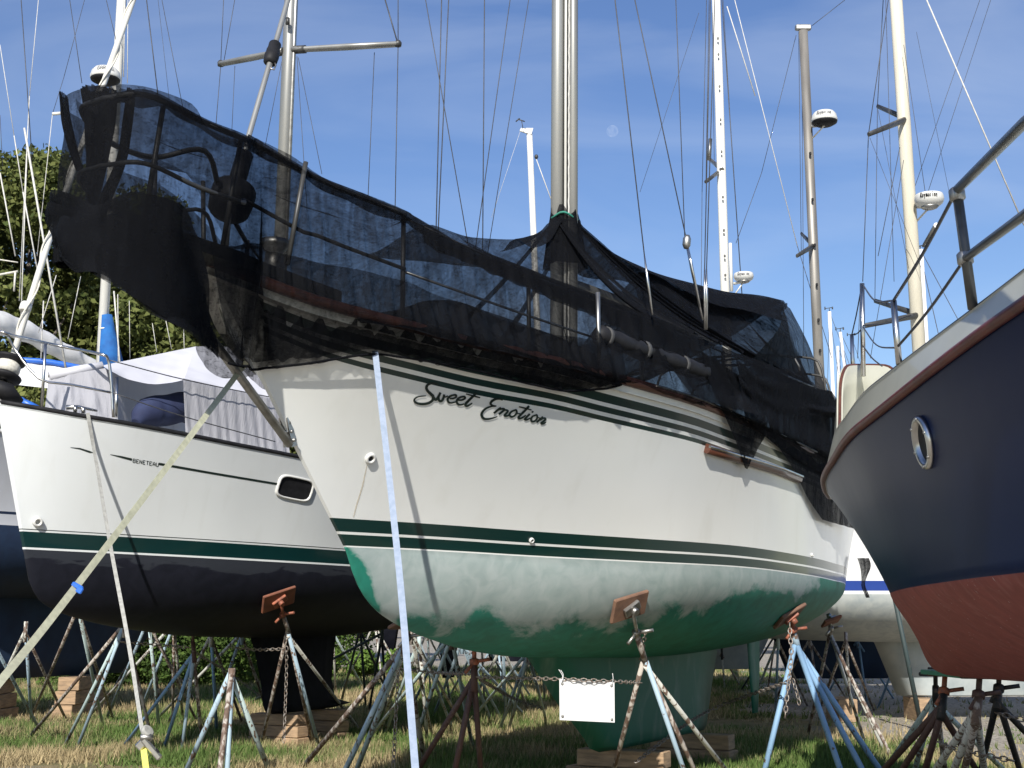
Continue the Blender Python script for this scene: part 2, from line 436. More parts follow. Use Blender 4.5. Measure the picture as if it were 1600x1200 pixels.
M['hullA'] = hullmat('white_hull_with_green_stripes', (.775,.785,.745),
    ((.010,.086,GREEN), (.104,.192,GREEN)), (.009,.135,.090), (.015,.20,.14), patchA,
    topbands=((.118,.18,GREEN,-1.37), (.208,.25,GREEN,-1.40), (.278,.312,GREEN,-1.43)))
def patchB(t, bt, h, d, q):
    n = noise(t, 3, 7, .6, (1, .3, 3)); 
    v = mth(t, 'ADD', mth(t, 'MULTIPLY', mth(t, 'ADD', h, .14), 4), mth(t, 'MULTIPLY', n, 1.6))
    return mixc(t, ramp(t, v, [(.9, 0), (1.7, .55)]), bt, (.035,.04,.048))
M['hullB'] = hullmat('white_hull_with_dark_green_boot_stripe', (.66,.685,.68),
    ((.02,.175,(.004,.026,.026)), (.192,.202,(.05,.06,.06))), (.006,.007,.012), (.010,.011,.018), patchB, coat=.4)
M['hullB'].node_tree.nodes['Principled BSDF'].inputs['Specular IOR Level'].default_value = .2

# ================================================================ main sailboat
HA = Hull((-1.165, 9.45), (.46, .888), 9.8, 1.6, 1.0,
    bs=[(0,.02),(.04,.34),(.1,.72),(.2,1.18),(.32,1.55),(.45,1.74),(.6,1.78),(.75,1.68),(.9,1.42),(1,1.2)],
    bw=[(0,.012),(.05,.17),(.12,.48),(.22,.94),(.35,1.38),(.5,1.62),(.62,1.68),(.75,1.62),(.87,1.42),(.96,1.12),(1,.85)],
    zs=None, zw=None,
    zb=[(0,.01),(.015,.24),(.03,.37),(.05,.47),(.09,.58),(.14,.66),(.2,.73),(.3,.80),(.5,.84),(.7,.76),(.85,.56),(.95,.34),(1,.2)], e=((0,1.35),(.3,.95),(1,1.0)),
    sheer_px=[(315,405),(333,411),(400,437),(453,463),(500,474),(560,489),(700,528),(900,574),(975,597),(1060,620),(1140,650),(1250,700)],
    wl_px=[(500,851),(528,854),(660,860),(850,871),(1012,879),(1150,886),(1267,900),(1319,911)])
#print('A zs', [(round(a,2),round(b,2)) for a,b in HA.zsl]); print('A zw', [(round(a,2),round(b,2)) for a,b in HA.zwl])
A = empty('sailboat', HA.centre(4.5, 0), 'white sailboat with triple green stripes and worn green bottom, deck draped in black netting', 'sailboat', 'laid-up sailing boats')
HA.build('hull', M['hullA'], A)
_TP = [(proj(HA.sheer(i/100))[0], i/100) for i in range(101)]
def tpx(px): return interp(_TP, px)
def NY(px): return HA.sheer(tpx(px)).y
HA.deck('deck', M['gel'], A, .08)
HA.rail('cap_rail', M['teak'], A, .04, flat=.55)
HA.rail('rail_trim', M['steel'], A, .011, t0=.30, t1=.8, up=.036, out=1.012, both=False)
def pmA(name):
    m, t, b = newmat(name); n = noise(t, 2.5, 7, 1, (1,1,.5)); n2 = noise(t, 9, 5, .5)
    c = mixc(t, ramp(t, n, [(.52, 0), (.70, .7)]), (.008,.125,.083), (.15,.24,.21)); c = mixc(t, ramp(t, n2, [(.35, 0), (.7, .5)]), c, (.006,.12,.08))
    t.links.new(c, b.inputs['Base Color']); b.inputs['Roughness'].default_value = .6; bump(t, b, n2, .2, .01); return m
M['greenpaint'] = pmA('green_antifouling')
foil(HA, 'keel', M['greenpaint'], A, [(1.75,2.1,8.3,.30),(1.5,2.4,8.1,.26),(1.32,2.75,7.95,.22),(1.15,3.0,7.85,.2),(.9,3.35,7.7,.19),(.5,4.0,7.5,.19),(.40,4.12,7.45,.17),(.345,4.35,7.35,.1)], 1)
foil(HA, 'rudder', M['greenpaint'], A, [(2.1,8.95,9.62,.05),(1.4,9.05,9.62,.05),(.9,9.12,9.56,.045),(.42,9.2,9.45,.03)], 1)
# secondary wooden rubbing strake on the quarter
def strake(parent):
    a = [HA.hit(x, y) for x, y in ((1101,700),(1140,712),(1180,724),(1215,735),(1246,748))]
    mb = MB(); mb.tube([p+n*.02 for p, n in a if p is not None], .045, 8, flat=.8); o = mb.build('rub_strake', M['teak'], parent)
    mb = MB(); mb.tube([p+n*.055+Vector((0,0,.025)) for p, n in a if p is not None], .014, 6); mb.build('strake_trim', M['steel'], o)
strake(A)
# lettering: sweeping brush strokes traced as centre lines with changing pen width (pixels in the zooms)
def z1(pts): return [(640+x*.075, 590+y*.075) for x, y in pts]
def z2(pts): return [(740+x*.075, 610+y*.075) for x, y in pts]
def smooth2(pts, n=5): return [(p.x, p.y) for p in spline([(x, y, 0) for x, y in pts], n)]
def pen(pts, w):
    s_ = smooth2(pts); k = len(s_)-1; m = len(w)-1
    return s_, [lerp(w[min(int(i/k*m), m-1)], w[min(int(i/k*m), m-1)+1], i/k*m-min(int(i/k*m), m-1)) for i in range(k+1)]
LET = [pen(z1([(612,165),(560,130),(470,112),(380,140),(345,205),(370,270),(440,340),(485,390),(475,460),(400,520),(280,545),(160,530),(95,485),(110,430),(190,390),(335,375)]), [2.2,3,4,4.4,4.8,4,4,3.4,2.4,1.4]),
  pen(z1([(490,400),(530,452),(580,420),(640,305)]), [4,4.2,4.2,3.6]), pen(z1([(600,390),(610,470),(660,480),(700,420),(715,345)]), [3,4,4,3.4]), pen(z1([(715,350),(730,400),(790,375)]), [3,2.2,2]),
  pen(z1([(830,432),(900,430),(960,400),(960,360),(900,360),(830,390),(790,440),(800,500),(860,522),(960,500)]), [2.4,3,3.4,3,3.6,3.6,3,2.4]),
  pen(z1([(1000,462),(1080,462),(1145,430),(1140,395),(1080,395),(1010,430),(975,490),(1000,545),(1060,562),(1130,545)]), [2.4,3,3.4,3,3.6,3.6,3,2.4]),
  pen(z1([(1385,315),(1300,400),(1200,500),(1155,560),(1190,588),(1250,560),(1300,525)]), [4,4,4,3.6,3,1.8]), pen(z1([(1170,335),(1300,370),(1465,415)]), [1.8,2.6,2]),
  pen(z2([(598,200),(540,175),(450,178),(370,225),(350,280),(400,312),(470,322)]), [1.8,2.8,4,3.8,2.8,1.8]),
  pen(z2([(470,322),(360,330),(240,380),(170,460),(165,530),(220,585),(310,590),(400,570),(490,540)]), [1.8,2.6,3.4,4.2,3.8,3.2,2.6,1.6]),
  pen(z2([(415,472),(490,410),(560,350)]), [3.2,3.4,3]), pen(z2([(500,410),(580,380),(635,385),(600,430),(520,495)]), [2,3,3.2,3.2]), pen(z2([(590,450),(650,405),(710,420),(680,470),(635,520),(700,525),(750,495)]), [2,3,3.2,3.4,2]),
  pen(z2([(850,410),(780,440),(740,500),(780,545),(850,520),(895,450),(880,405),(850,410)]), [2.6,3.2,3.2,2.8,3]), pen(z2([(880,430),(920,480),(970,480)]), [2,2,2]),
  pen(z2([(1150,320),(1060,420),(960,520),(925,565),(965,580),(1040,545),(1080,510)]), [3.6,3.6,3.6,3,2]), pen(z2([(940,335),(1060,365),(1200,405)]), [1.8,2.4,2]),
  pen(z2([(1165,485),(1100,550),(1060,600),(1110,605),(1180,570)]), [3.2,3.4,3,2]), pen(z2([(1238,430),(1205,458)]), [3,2.4]),
  pen(z2([(1290,510),(1220,540),(1190,600),(1220,645),(1285,620),(1320,560),(1310,510),(1290,510)]), [2.6,3.2,3.2,2.8,3]),
  pen(z2([(1320,555),(1390,575),(1440,545)]), [1.8,2,2.6]), pen(z2([(1440,545),(1370,605),(1305,662)]), [3,3.2,3]), pen(z2([(1380,620),(1450,575),(1495,590),(1450,640),(1400,680),(1450,688),(1500,655)]), [2,3,3.2,3.4,2])]
decal(HA, LET[:8], 'name_lettering', M['black_letter'], A, step=1.5); decal(HA, LET[8:], 'name_lettering', M['black_letter'], A, step=1.5)
# hull fittings
def fitting(h, px, py, r, parent, name='hull_fitting', mat=None, hole=True, depth=.02):
    p, n = h.hit(px, py); mb = MB()
    mb.lathe([(r*.45,-.01),(r*.45,depth*.6),(r*.55,depth),(r*.85,depth),(r,depth*.4),(r*1.02,-.01)], p, 20, n); o = mb.build(name, mat or M['gel'], parent)
    if hole: MB().lathe([(r*.46,-.012),(r*.46,.004)], p, 16, n).build('opening', M['black'], o)
    return o
fitting(HA, 578.5, 716, .042, A); fitting(HA, 830, 844, .022, A); fitting(HA, 1268, 867, .02, A)
m, t, b = newmat('rust_streak'); b.inputs['Base Color'].default_value = (.52,.44,.30,1); b.inputs['Roughness'].default_value = .5
b.inputs['Alpha'].default_value = .45; M['stain'] = m
decal(HA, [([(573,727),(566,760),(556,792),(552,808)], [1.5,2.4,2.2,1.5])], 'stain', M['stain'], A, .0025)
# chainplate on the stem, bobstay, bowsprit platform
def bobstay():
    p, n = HA.hit(447, 668); s0 = at(448, 676, HA.hit(452, 676)[0].y); d = HA.d
    tip = HA.cl(-2.15, 0, HA.zs(0)-.05)
    top = at(447, 655, s0.y); bot = at(460, 696, s0.y+.05)
    mb = MB(); ax = (bot-top).normalized()
    for sg in (-1, 1): mb.box((top+bot)/2 - d*.03 + HA.n*.03*sg, (.05,.012,.2), Matrix.Rotation(math.atan2(d.y, d.x), 3, 'Z') @ Matrix.Rotation(-.35, 3, 'Y'))
    o = mb.build('stem_fitting', M['steel'], A); mb = MB()
    for k in (-.06, 0, .06): mb.lathe([(.012,-.045),(.012,.045)], (top+bot)/2 - d*.03 + ax*k, 10, HA.n)
    mb.build('bolt', M['dullsteel'], o)
    MB().tube([bot - d*.05, lerp(bot, tip, .5), tip], .028, 10).build('bobstay', M['dullsteel'], A)
bobstay()
zt = HA.zs(0)
mb = MB(); rows = []
for q, w in ((-2.4,.12),(-2.3,.18),(-2.0,.20),(-1.5,.22),(-1.2,.20),(-.4,.20)):
    rows.append([HA.cl(q, w, zt-.03), HA.cl(q, w, zt+.05), HA.cl(q, -w, zt+.05), HA.cl(q, -w, zt-.03)])
mb.grid(rows, closed=True, sm=False); n = len(mb.v); mb.face([0,1,2,3]); mb.face([n-1,n-2,n-3,n-4])
mb.build('bowsprit', M['dark'], A)
mb = MB(); 
for sg in (.12,-.12): mb.lathe([(.05,-.04),(.03,-.01),(.03,.01),(.05,.04)], HA.cl(-2.42, sg, zt+.02), 14, HA.n)
anch = mb.build('bow_roller', M['dullsteel'], A)
mb = MB(); a0 = HA.cl(-2.1, .05, zt-.02)
mb.tube([HA.cl(-1.3,.05,zt+.10), HA.cl(-2.15,.05,zt+.08), HA.cl(-2.3,.05,zt-.06), HA.cl(-2.28,.05,zt-.2)], .028, 8)
mb.slab([HA.cl(-2.3,-.05,zt-.10), HA.cl(-2.15,.05,zt-.32), HA.cl(-2.3,.15,zt-.10), HA.cl(-2.34,.05,zt-.18)], HA.d*.03)
tag(mb.build('anchor', M['dark'], None), 'galvanised plough anchor hung on the bow roller inside the black netting', 'anchor')
# pulpit and lifelines --------------------------------------------------
def rail_pt(q, w, z): return HA.cl(q, w, z)
TOPPX = [(100,138),(150,133),(225,147),(275,171),(330,196),(440,243),(500,281),(630,334),(700,376),(800,414),(900,452),(1000,490),(1100,533),(1180,562),(1230,582),(1300,612)]
def fitz(p, px, z=4.0):
    for _ in range(25):
        x, y = proj((p.x, p.y, z)); z = at(x, interp(px, max(px[0][0], min(x, px[-1][0]))), p.y).z
    return z
def fitp(p, px): return Vector((p.x, p.y, fitz(p, px)))
TOPZ = fitz(HA.cl(-2.62, .1, 0), TOPPX)-.02
pul_top = [fitp(HA.sheer(.10,.95), TOPPX), fitp(HA.sheer(.05,.98), TOPPX), fitp(HA.sheer(.015,1.3), TOPPX), fitp(HA.cl(-1.7,.36,0), TOPPX), fitp(rail_pt(-2.1,.36,0), TOPPX), rail_pt(-2.42,.25,TOPZ+.005), rail_pt(-2.5,0,TOPZ+.005)]
NR = [(t_, fitz(HA.sheer(t_, .95), TOPPX)-HA.zs(t_)) for t_ in (.10,.15,.2,.3,.4,.5,.6,.66)]
NR.append((1.0, NR[-1][1]))
print('rail heights', [(a, round(b, 2)) for a, b in NR])
def near_rail(t_, sg=1): 
    p = HA.sheer(t_, .925*sg); p.z = HA.zs(t_) + interp(NR, t_); return p
full = spline(pul_top, 6); mir = [p - HA.n*2*((p-HA.bow).dot(HA.n)) for p in full]
mb = MB(); mb.tube(full + mir[::-1][1:], .018, 8); pul = mb.build('pulpit', M['dark'], A)
midr = [p - Vector((0,0,.40 if i > 6 else .38)) for i, p in enumerate(full)]; mirm = [p - HA.n*2*((p-HA.bow).dot(HA.n)) for p in midr]
MB().tube(midr + mirm[::-1][1:], .014, 8).build('mid_rail', M['dark'], pul)
for sg in (1, -1):
    for (q, w) in ((-2.35,.26),(-1.75,.34),(-1.2,.42)):
        MB().tube([rail_pt(q, w*sg*.8, zt+.03), rail_pt(q+.05, w*sg, TOPZ-.02)], .016, 8).build('pulpit_leg', M['dark'], pul)
ST = [.10,.19,.30,.42,.54,.66,.78,.90]
for sg in (1, -1):
    for t_ in ST:
        MB().tube([HA.sheer(t_, .93*sg, 0), near_rail(t_, sg)], .0165, 8).build('stanchion', M['dark'], A)
    for k, hh in (('upper', .98), ('lower', .5)):
        MB().tube([lerp(HA.sheer(t_, .93*sg), near_rail(t_, sg), hh) for t_ in ST], .010, 6).build('lifeline', M['steel'], A)
# cabin trunk and dodger frame under the netting
def cabin():
    mb = MB(); rows = []
    for q, w, h in ((2.6,.35,.02),(2.9,.75,.22),(3.4,.95,.36),(5.2,1.1,.46),(7.0,1.15,.5),(7.05,1.15,.1)):
        z0 = HA.zs((q+1.6)/12.4)-.1
        rows.append([HA.cl(q, w, z0), HA.cl(q, w*.94, z0+h), HA.cl(q, w*.5, z0+h+.06), HA.cl(q, -w*.5, z0+h+.06), HA.cl(q, -w*.94, z0+h), HA.cl(q, -w, z0)])
    mb.grid(rows, sm=False); mb.face([0,1,2,3,4,5]); o = mb.build('cabin_trunk', M['gel'], A)
    for q in (3.8, 4.7, 5.6, 6.4):
        z0 = HA.zs((q+1.6)/12.4)+.12; MB().box(HA.cl(q, 1.035+.02*(q-3.8), z0), (.42,.05,.14), Matrix.Rotation(math.atan2(HA.d.y, HA.d.x), 3, 'Z'), .03).build('cabin_window', M['black'], o)
    mb = MB()
    for q, h in ((7.0,1.25),(7.9,1.55),(9.0,1.75),(9.9,1.7)):
        z0 = HA.zs(min(1,(q+1.6)/12.4)); w = 1.15 if q < 9.5 else 1.0
        mb.tube(spline([HA.cl(q, w, z0), HA.cl(q, w, z0+h*.8), HA.cl(q, w*.7, z0+h), HA.cl(q, -w*.7, z0+h), HA.cl(q, -w, z0+h*.8), HA.cl(q, -w, z0)], 4), .016, 6)
    mb.build('cockpit_frame', M['dark'], A)
cabin()
# hatch box and windlass near the bow, seen dark through the net
MB().box(HA.cl(.55, .1, HA.zs(.15)+.12), (.5,.5,.32), Matrix.Rotation(math.atan2(HA.d.y, HA.d.x), 3, 'Z'), .06).build('deck_box', M['navycanvas'], A)
mb = MB(); mb.lathe([(.13,0),(.13,.05),(.07,.08),(.06,.2),(.10,.24),(.10,.28)], HA.cl(-.9, 0, zt+.03), 18); mb.build('windlass', M['dullsteel'], A)
# mast: twin-section spar with in-mast furling
def mastA():
    base = HA.cl(3.55, 0, HA.zs(.4)+.2); mp_ = proj(base + Vector((0,0,2)))
    b0 = at(879, 520, base.y); rake = .012
    def ax(z, off=0, offn=0): return Vector((b0.x, b0.y, z)) + HA.d*((z-b0.z)*rake*1.9 + off) + HA.n*offn
    z0, z1_ = base.z-.3, 15.5
    MB().tube([ax(z, 0, -.062) for z in (z0, 8, z1_)], .064, 20).build('mast', M['alu'], A)
    mf = bpy.data.objects[[o.name for o in A.children if o.name.startswith('mast')][0]]
    MB().tube([ax(z, .05, .085) for z in (z0, 8, z1_)], .046, 14).build('sail_extrusion', M['alu'], mf)
    MB().tube([ax(z, .05, .01) for z in (z0, 8, z1_)], .034, 12).build('mast_track', M['dark'], mf)
    MB().tube([ax(z, -.01, .030) for z in (z0, 8, z1_)], .014, 8).build('halyard', M['mastwhite'], mf)
    mb = MB(); mb.tube([ax(z, .0, .062) + HA.n*.002*math.sin(z*40) for z in np.linspace(z0, z1_, 220)], .009, 6); mb.build('halyard', M['wirelight'], mf)
    g = at(880, 339, b0.y).z; mb = MB(); ring = [ax(g, .04) + HA.d*math.cos(a)*.17 + HA.n*math.sin(a)*.115 + Vector((0,0,.02*math.sin(3*a))) for a in np.linspace(0, 2*math.pi, 25)]
    mb.tube(ring, .012, 6); mb.build('lashing_cord', M['cord'], A)
    # boom under netting
    zb_ = at(905, 440, b0.y).z
    MB().tube([ax(zb_, .2), HA.cl(8.6, 0, zb_+.35)], .075, 14).build('boom', M['alu'], A)
    return ax
axA = mastA()
def pxline(p0, p1, r, mat, parent, name='stay', ext=0.0):
    """straight wire between two points, optionally run on past the second by a share of its length"""
    a, b_ = Vector(p0), Vector(p1); b_ = b_ + (b_-a)*ext
    return MB().tube([a, b_], r, 6).build(name, mat, parent)
# headsail furler: drum, foil and halyard swivel
def furler():
    tack = at(352, 420, HA.cl(-.95,0,0).y); dr = at(363, 309, HA.cl(-.85,0,0).y); k = HA.cl(-.85,0,0).y
    y0 = k; top = at(450, 0, y0+.95); foot = at(366, 290, y0)
    ax = (top-foot).normalized()
    root = MB().lathe([(.08,-.13),(.14,-.11),(.15,-.02),(.15,.06),(.10,.10),(.05,.13)], dr, 20, ax).build('furling_drum', M['black'], A)
    MB().tube([dr - ax*.1, at(352, 395, y0)], .02, 8).build('drum_strut', M['dullsteel'], root)
    MB().tube([dr + ax*.1, dr + ax*.42], .06, 10).build('furler_cover', M['black'], root)
    MB().tube([dr + ax*.3, at(388, 215, y0+.23), top, top+(top-foot)*1.2], .0205, 10).build('forestay_foil', M['alu'], root)
    c = foot + ax*((at(424, 92, y0+.7)-foot).dot(ax)); 
    sw = MB().lathe([(.03,-.12),(.05,-.10),(.055,-.03),(.05,-.02),(.05,.03),(.045,.04),(.046,.10),(.03,.12)], c, 16, ax).build('halyard_swivel', M['black'], root)
    s = Vector((1,0,0)); MB().tube([c-ax*.10+s*.03, c-ax*.14+s*.05, c-ax*.19+s*.045, c-ax*.18+s*.02, c-ax*.12+s*.02], .006, 6).build('shackle', M['dullsteel'], sw)
furler()
# A's standing rigging: (x at top edge, x lower, y lower, depth top offset)
for (xt, x1, y1, dY, r) in ((690,681,345,0,.0055),(701,684,345,0,.0055),(757,754,378,.6,.0055),(797,741,372,.5,.0045),(665,735,373,-.3,.0045),(826,760,378,1,.004)):
    Y1 = 12.6 + dY; pxline(at(x1, y1+30, Y1), at(xt, 0, Y1+.5), r, M['wire'], A, 'stay', .6)
def shroud(x0, xm, ym, xb, yb, tb, r=.005):
    tb = tpx(xb)
    foot = HA.sheer(tb, .96, .03); Yf = foot.y
    p = at(xb, yb, Yf); q_ = at(xm, ym, Yf); o = pxline(q_, at(x0, 0, Yf+.3), r, M['wire'], A, 'shroud', .6)
    MB().tube([q_, lerp(q_, p, .4), p], [.006,.012,.008], 8).build('turnbuckle', M['steel'], o)
shroud(961, 1007, 400, 1019, 492, .5); shroud(992, 1072, 372, 1094, 480, .62); shroud(1056, 1070, 372, 1098, 500, .62, .004)
shroud(1110, 1101, 420, 1101, 515, .64, .0045); shroud(1117, 1104, 420, 1104, 515, .64, .0045)
fk = at(1085, 432, NY(1085)); MB().lathe([(.02,-.06),(.035,-.03),(.035,.03),(.02,.06)], at(1073, 378, NY(1085)), 10, (.12,0,1)).build('block', M['dullsteel'], A)
MB().tube([at(934, 457, NY(935)), at(936, 575, NY(935))], .017, 8).build('stanchion', M['dullsteel'], A)
# ================================================================ black shade netting over the main boat
def netmat(name, base, var, col=(.0055,.006,.0075), sc=(6,6,1.2)):
    m = bpy.data.materials.new(name); m.use_nodes = True; t = m.node_tree; t.nodes.clear(); L = t.links.new
    o = t.nodes.new('ShaderNodeOutputMaterial'); mix = t.nodes.new('ShaderNodeMixShader'); tr = t.nodes.new('ShaderNodeBsdfTransparent')
    df = nd(t, 'ShaderNodeBsdfPrincipled', Roughness=.85); df.inputs['Base Color'].default_value = (*col, 1); df.inputs['Specular IOR Level'].default_value = .04
    n1 = noise(t, 1.6, 6, 1.2, sc, .6); n2 = noise(t, 13, 6, 2.5, (1,1,2.2), .65)
    f1 = ramp(t, n1, [(.35, 0), (.7, 1)]); f2 = ramp(t, n2, [(.50, 0), (.72, 1)])
    a = mth(t, 'ADD', mth(t, 'MULTIPLY', f1, var), mth(t, 'MULTIPLY', f2, var*.75)); a = mth(t, 'ADD', a, base)
    a = mth(t, 'MINIMUM', a, .99); L(a, mix.inputs[0]); L(tr.outputs[0], mix.inputs[1]); L(df.outputs[0], mix.inputs[2]); L(mix.outputs[0], o.inputs[0])
    return m
M['net'] = netmat('black_shade_net', .53, .32)
M['netroof'] = netmat('black_shade_net_roof', .42, .32, sc=(3,3,3))
M['netdense'] = netmat('folded_black_net', .78, .24, sc=(5,5,.8))
M['netfold'] = netmat('doubled_black_net', .76, .22, sc=(3,3,2))
NET = empty('shade_net', HA.centre(3, 4.0), 'torn black shade netting draped from pulpit to stern over the green striped sailboat', 'netting')
def rn(a, b): return rnd.uniform(a, b)
from mathutils import noise as mn
def wob(p, s_, a): 
    v = mn.noise_vector(Vector(p)*s_); return Vector(v)*a
# columns round the boat: near stern -> bow -> far stern
BOT = [(75,400),(130,416),(205,465),(245,484),(300,532),(340,560),(385,573),(460,566),(585,549),(620,553),(740,575),(830,598),(880,607),(940,604),(975,596),(1060,617),(1140,648),(1240,690)]
FRONT = [(-2.2,.38),(-2.45,.32),(-2.6,.18),(-2.64,0),(-2.6,-.2),(-2.45,-.34),(-2.2,-.40)]
cols = []
for i in range(84):
    x = lerp(1290, 372, i/83); t_ = tpx(x); sp_ = HA.sheer(t_)
    if t_ > .1: tp = near_rail(t_)
    else: tp = fitp(HA.sheer(t_, interp([(0,3.0),(.01,1.7),(.02,1.2),(.05,.98),(.10,.95)], t_)) if t_ > .012 else HA.cl(-1.45, .37, 0), TOPPX)
    tp += HA.n*.04 + Vector((0,0,.008)); mid = sp_ + HA.n*.12
    hx = x + (28 if x > 500 else 4); p, n = HA.hit(hx, interp(BOT, min(hx, 1240)) if x < 1000 else proj(sp_)[1]+10)
    if p is not None: bt = p + n*.045
    else: b0 = sp_ + HA.n*.05; bt = Vector((b0.x, b0.y, fitz(b0, BOT, 3.2) if x < 1140 else b0.z))
    cols.append((tp, mid, bt))
for (q, w) in ((-1.75,.40),(-2.05,.39)):
    tp = fitp(HA.cl(q, w, 0), TOPPX) - Vector((0,0,.02)); b0 = HA.cl(lerp(q, -.9, .35), w*.45+.03, 0); bt = Vector((b0.x, b0.y, fitz(b0, BOT, 3.2)))
    m_ = HA.cl(q, w*.98, zt-.02); cols.append((tp, m_, bt))
for (q, w) in FRONT:
    tp = HA.cl(q, w, TOPZ + .02 - .02*abs(w)); b0 = HA.cl(q+.02, w*.95, 0); z = fitz(b0, BOT, 3.2)
    bt = Vector((b0.x, b0.y, z)); cols.append((tp, lerp(tp, bt, .6) - HA.d*.03, bt))
for (q, w) in ((-2.0,-.40),(-1.4,-.45),(-.7,-.64),(-.35,-.8)):
    tp = HA.cl(q, w, 0); tp.z = fitz(HA.cl(q, -w, 0), TOPPX)-.10; b0 = HA.cl(q, w*.9, zt-.18); cols.append((tp, lerp(tp, b0, .8), b0))
for i in range(40):
    t_ = lerp(.10, .88, i/39); a = near_rail(t_, -1)-HA.n*.02; b_ = HA.sheer(t_, -1.02, -.12); cols.append((a, lerp(a, b_, .7), b_))
def resample(cols, k):
    return list(zip(*[spline([c[j] for c in cols], k) for j in range(3)]))
def pl(c, v):
    if len(c) == 2: return lerp(c[0], c[1], v)
    L1, L2 = (c[1]-c[0]).length, (c[2]-c[1]).length; s_ = v*(L1+L2)
    return lerp(c[0], c[1], s_/L1) if s_ < L1 else lerp(c[1], c[2], (s_-L1)/max(L2, 1e-6))
C2 = resample(cols, 4)
def drape(cols, m, amp=.05, belly=.05, hz=0, seed=0):
    rows = []
    for i, cc in enumerate(cols):
        tan = (cols[min(i+1, len(cols)-1)][0] - cols[max(i-1, 0)][0]).normalized(); nrm = Vector((0,0,1)).cross(tan)
        r = []
        for k in range(m+1):
            v = k/m; p = pl(cc, v); fold = math.sin(i*.55+3*mn.noise(Vector((i*.08, v*1.5, seed))))*.5 + mn.noise(Vector((i*.3, v*2.2, 3+seed)))
            r.append(p + nrm*(fold*amp*min(1, v*3+.1) + belly*math.sin(math.pi*v))*(1 if len(cc) == 2 or v < .5 else max(.06, 1-(v-.5)*2.4)) + wob(p, 3.0, .015) + Vector((0,0, .03*mn.noise(Vector((i*.21, 7, seed)))*(v > .97))))
        rows.append(r)
    return rows
mb = MB(); mb.grid(drape(C2, 16, .035, -.03)); skirt = mb.build('side_netting', M['net'], NET)
# the same sheet lies double round the bow, under the sprit and below the rail
i0 = next(i for i, c in enumerate(C2) if proj(c[0])[0] < 640); i1 = i0 + next(k for k, c in enumerate(C2[i0:]) if (c[0]-HA.bow).dot(HA.n) < -.1 and True)
sub = [c for c in C2[i0:i1+10] if proj(c[2])[0] < 352]
low = []
for i, cc in enumerate(sub):
    b_ = cc[2]; px = proj(b_)[0]; k = interp([(60,.62),(150,.66),(210,.50),(300,.46),(345,.50),(385,.93),(460,.97),(640,.98)], px)
    hem = pl(cc, k - .03 + .03*math.sin(i*.21)); low.append((hem - HA.n*.03, b_ - HA.n*.015 + Vector((0,0,.03*math.sin(i*.7)))))
mb = MB(); mb.grid(drape(low, 12, .055, .0, seed=4)); mb.build('doubled_netting', M['netdense'], NET)
low2 = [(lerp(a, b_, .18) - HA.n*.03, b_ + Vector((0,0,.03)) - HA.n*.02) for a, b_ in low if proj(b_)[0] < 350]
mb = MB(); mb.grid(drape(low2, 10, .045, .0, seed=9)); mb.build('doubled_netting', M['netdense'], NET)
inner = [(pl(c, .46) - HA.n*.012, pl(c, .965) - HA.n*.006) for c in C2 if (c[2]-HA.bow).dot(HA.n) > 0 and 352 < proj(c[2])[0] < 980]
mb = MB(); mb.grid(drape(inner, 8, .02, .0, seed=14)); mb.build('inner_netting', M['net'], NET)
hem = [c[2] + HA.n*.004 for c in C2 if (c[2]-HA.bow).dot(HA.n) > 0 and 352 < proj(c[2])[0] < 985]
MB().tube(hem, .009, 6).build('hem', M['netdense'], NET)
# band where the roof sheet is lapped over the lifeline
def bandrow(t_):
    a = near_rail(t_) + HA.n*.03 + Vector((0,0,.02)); h = interp([(.1,.07),(.16,.14),(.22,.22),(.3,.30),(.5,.34),(.7,.34),(.95,.3)], t_) * (1+.25*math.sin(t_*19))
    return (a, a - Vector((0,0,h)) + HA.n*.01)
bc = [bandrow(lerp(.10, tpx(1250), i/140)) for i in range(141)]
fb = [(p + HA.n*.02+Vector((0,0,.02)), p + HA.n*.03 - Vector((0,0,.07+.02*math.sin(i*.4)))) for i, p in enumerate(spline(pul_top, 10))]
mb = MB(); mb.grid(drape(fb[::-1] + bc[1:] if False else list(reversed(fb)) + bc[1:], 4, .012, 0, seed=2)); mb.build('lapped_edge', M['netfold'], NET)
# second lap running higher, from the pulpit to the mast
l2 = []
for i in range(90):
    t_ = lerp(.12, .43, i/89); a = near_rail(t_); s_ = math.sin(math.pi*min(1,i/89*1.05))
    a = lerp(a, HA.cl(lerp(-1.6,10.8,t_), 0, a.z), .12); a.z += .10*s_; l2.append((a, a - Vector((0,0,.06+.10*s_)) + HA.n*.02))
mb = MB(); mb.grid(drape(l2, 4, .02, 0, seed=5)); mb.build('lapped_edge', M['netfold'], NET)
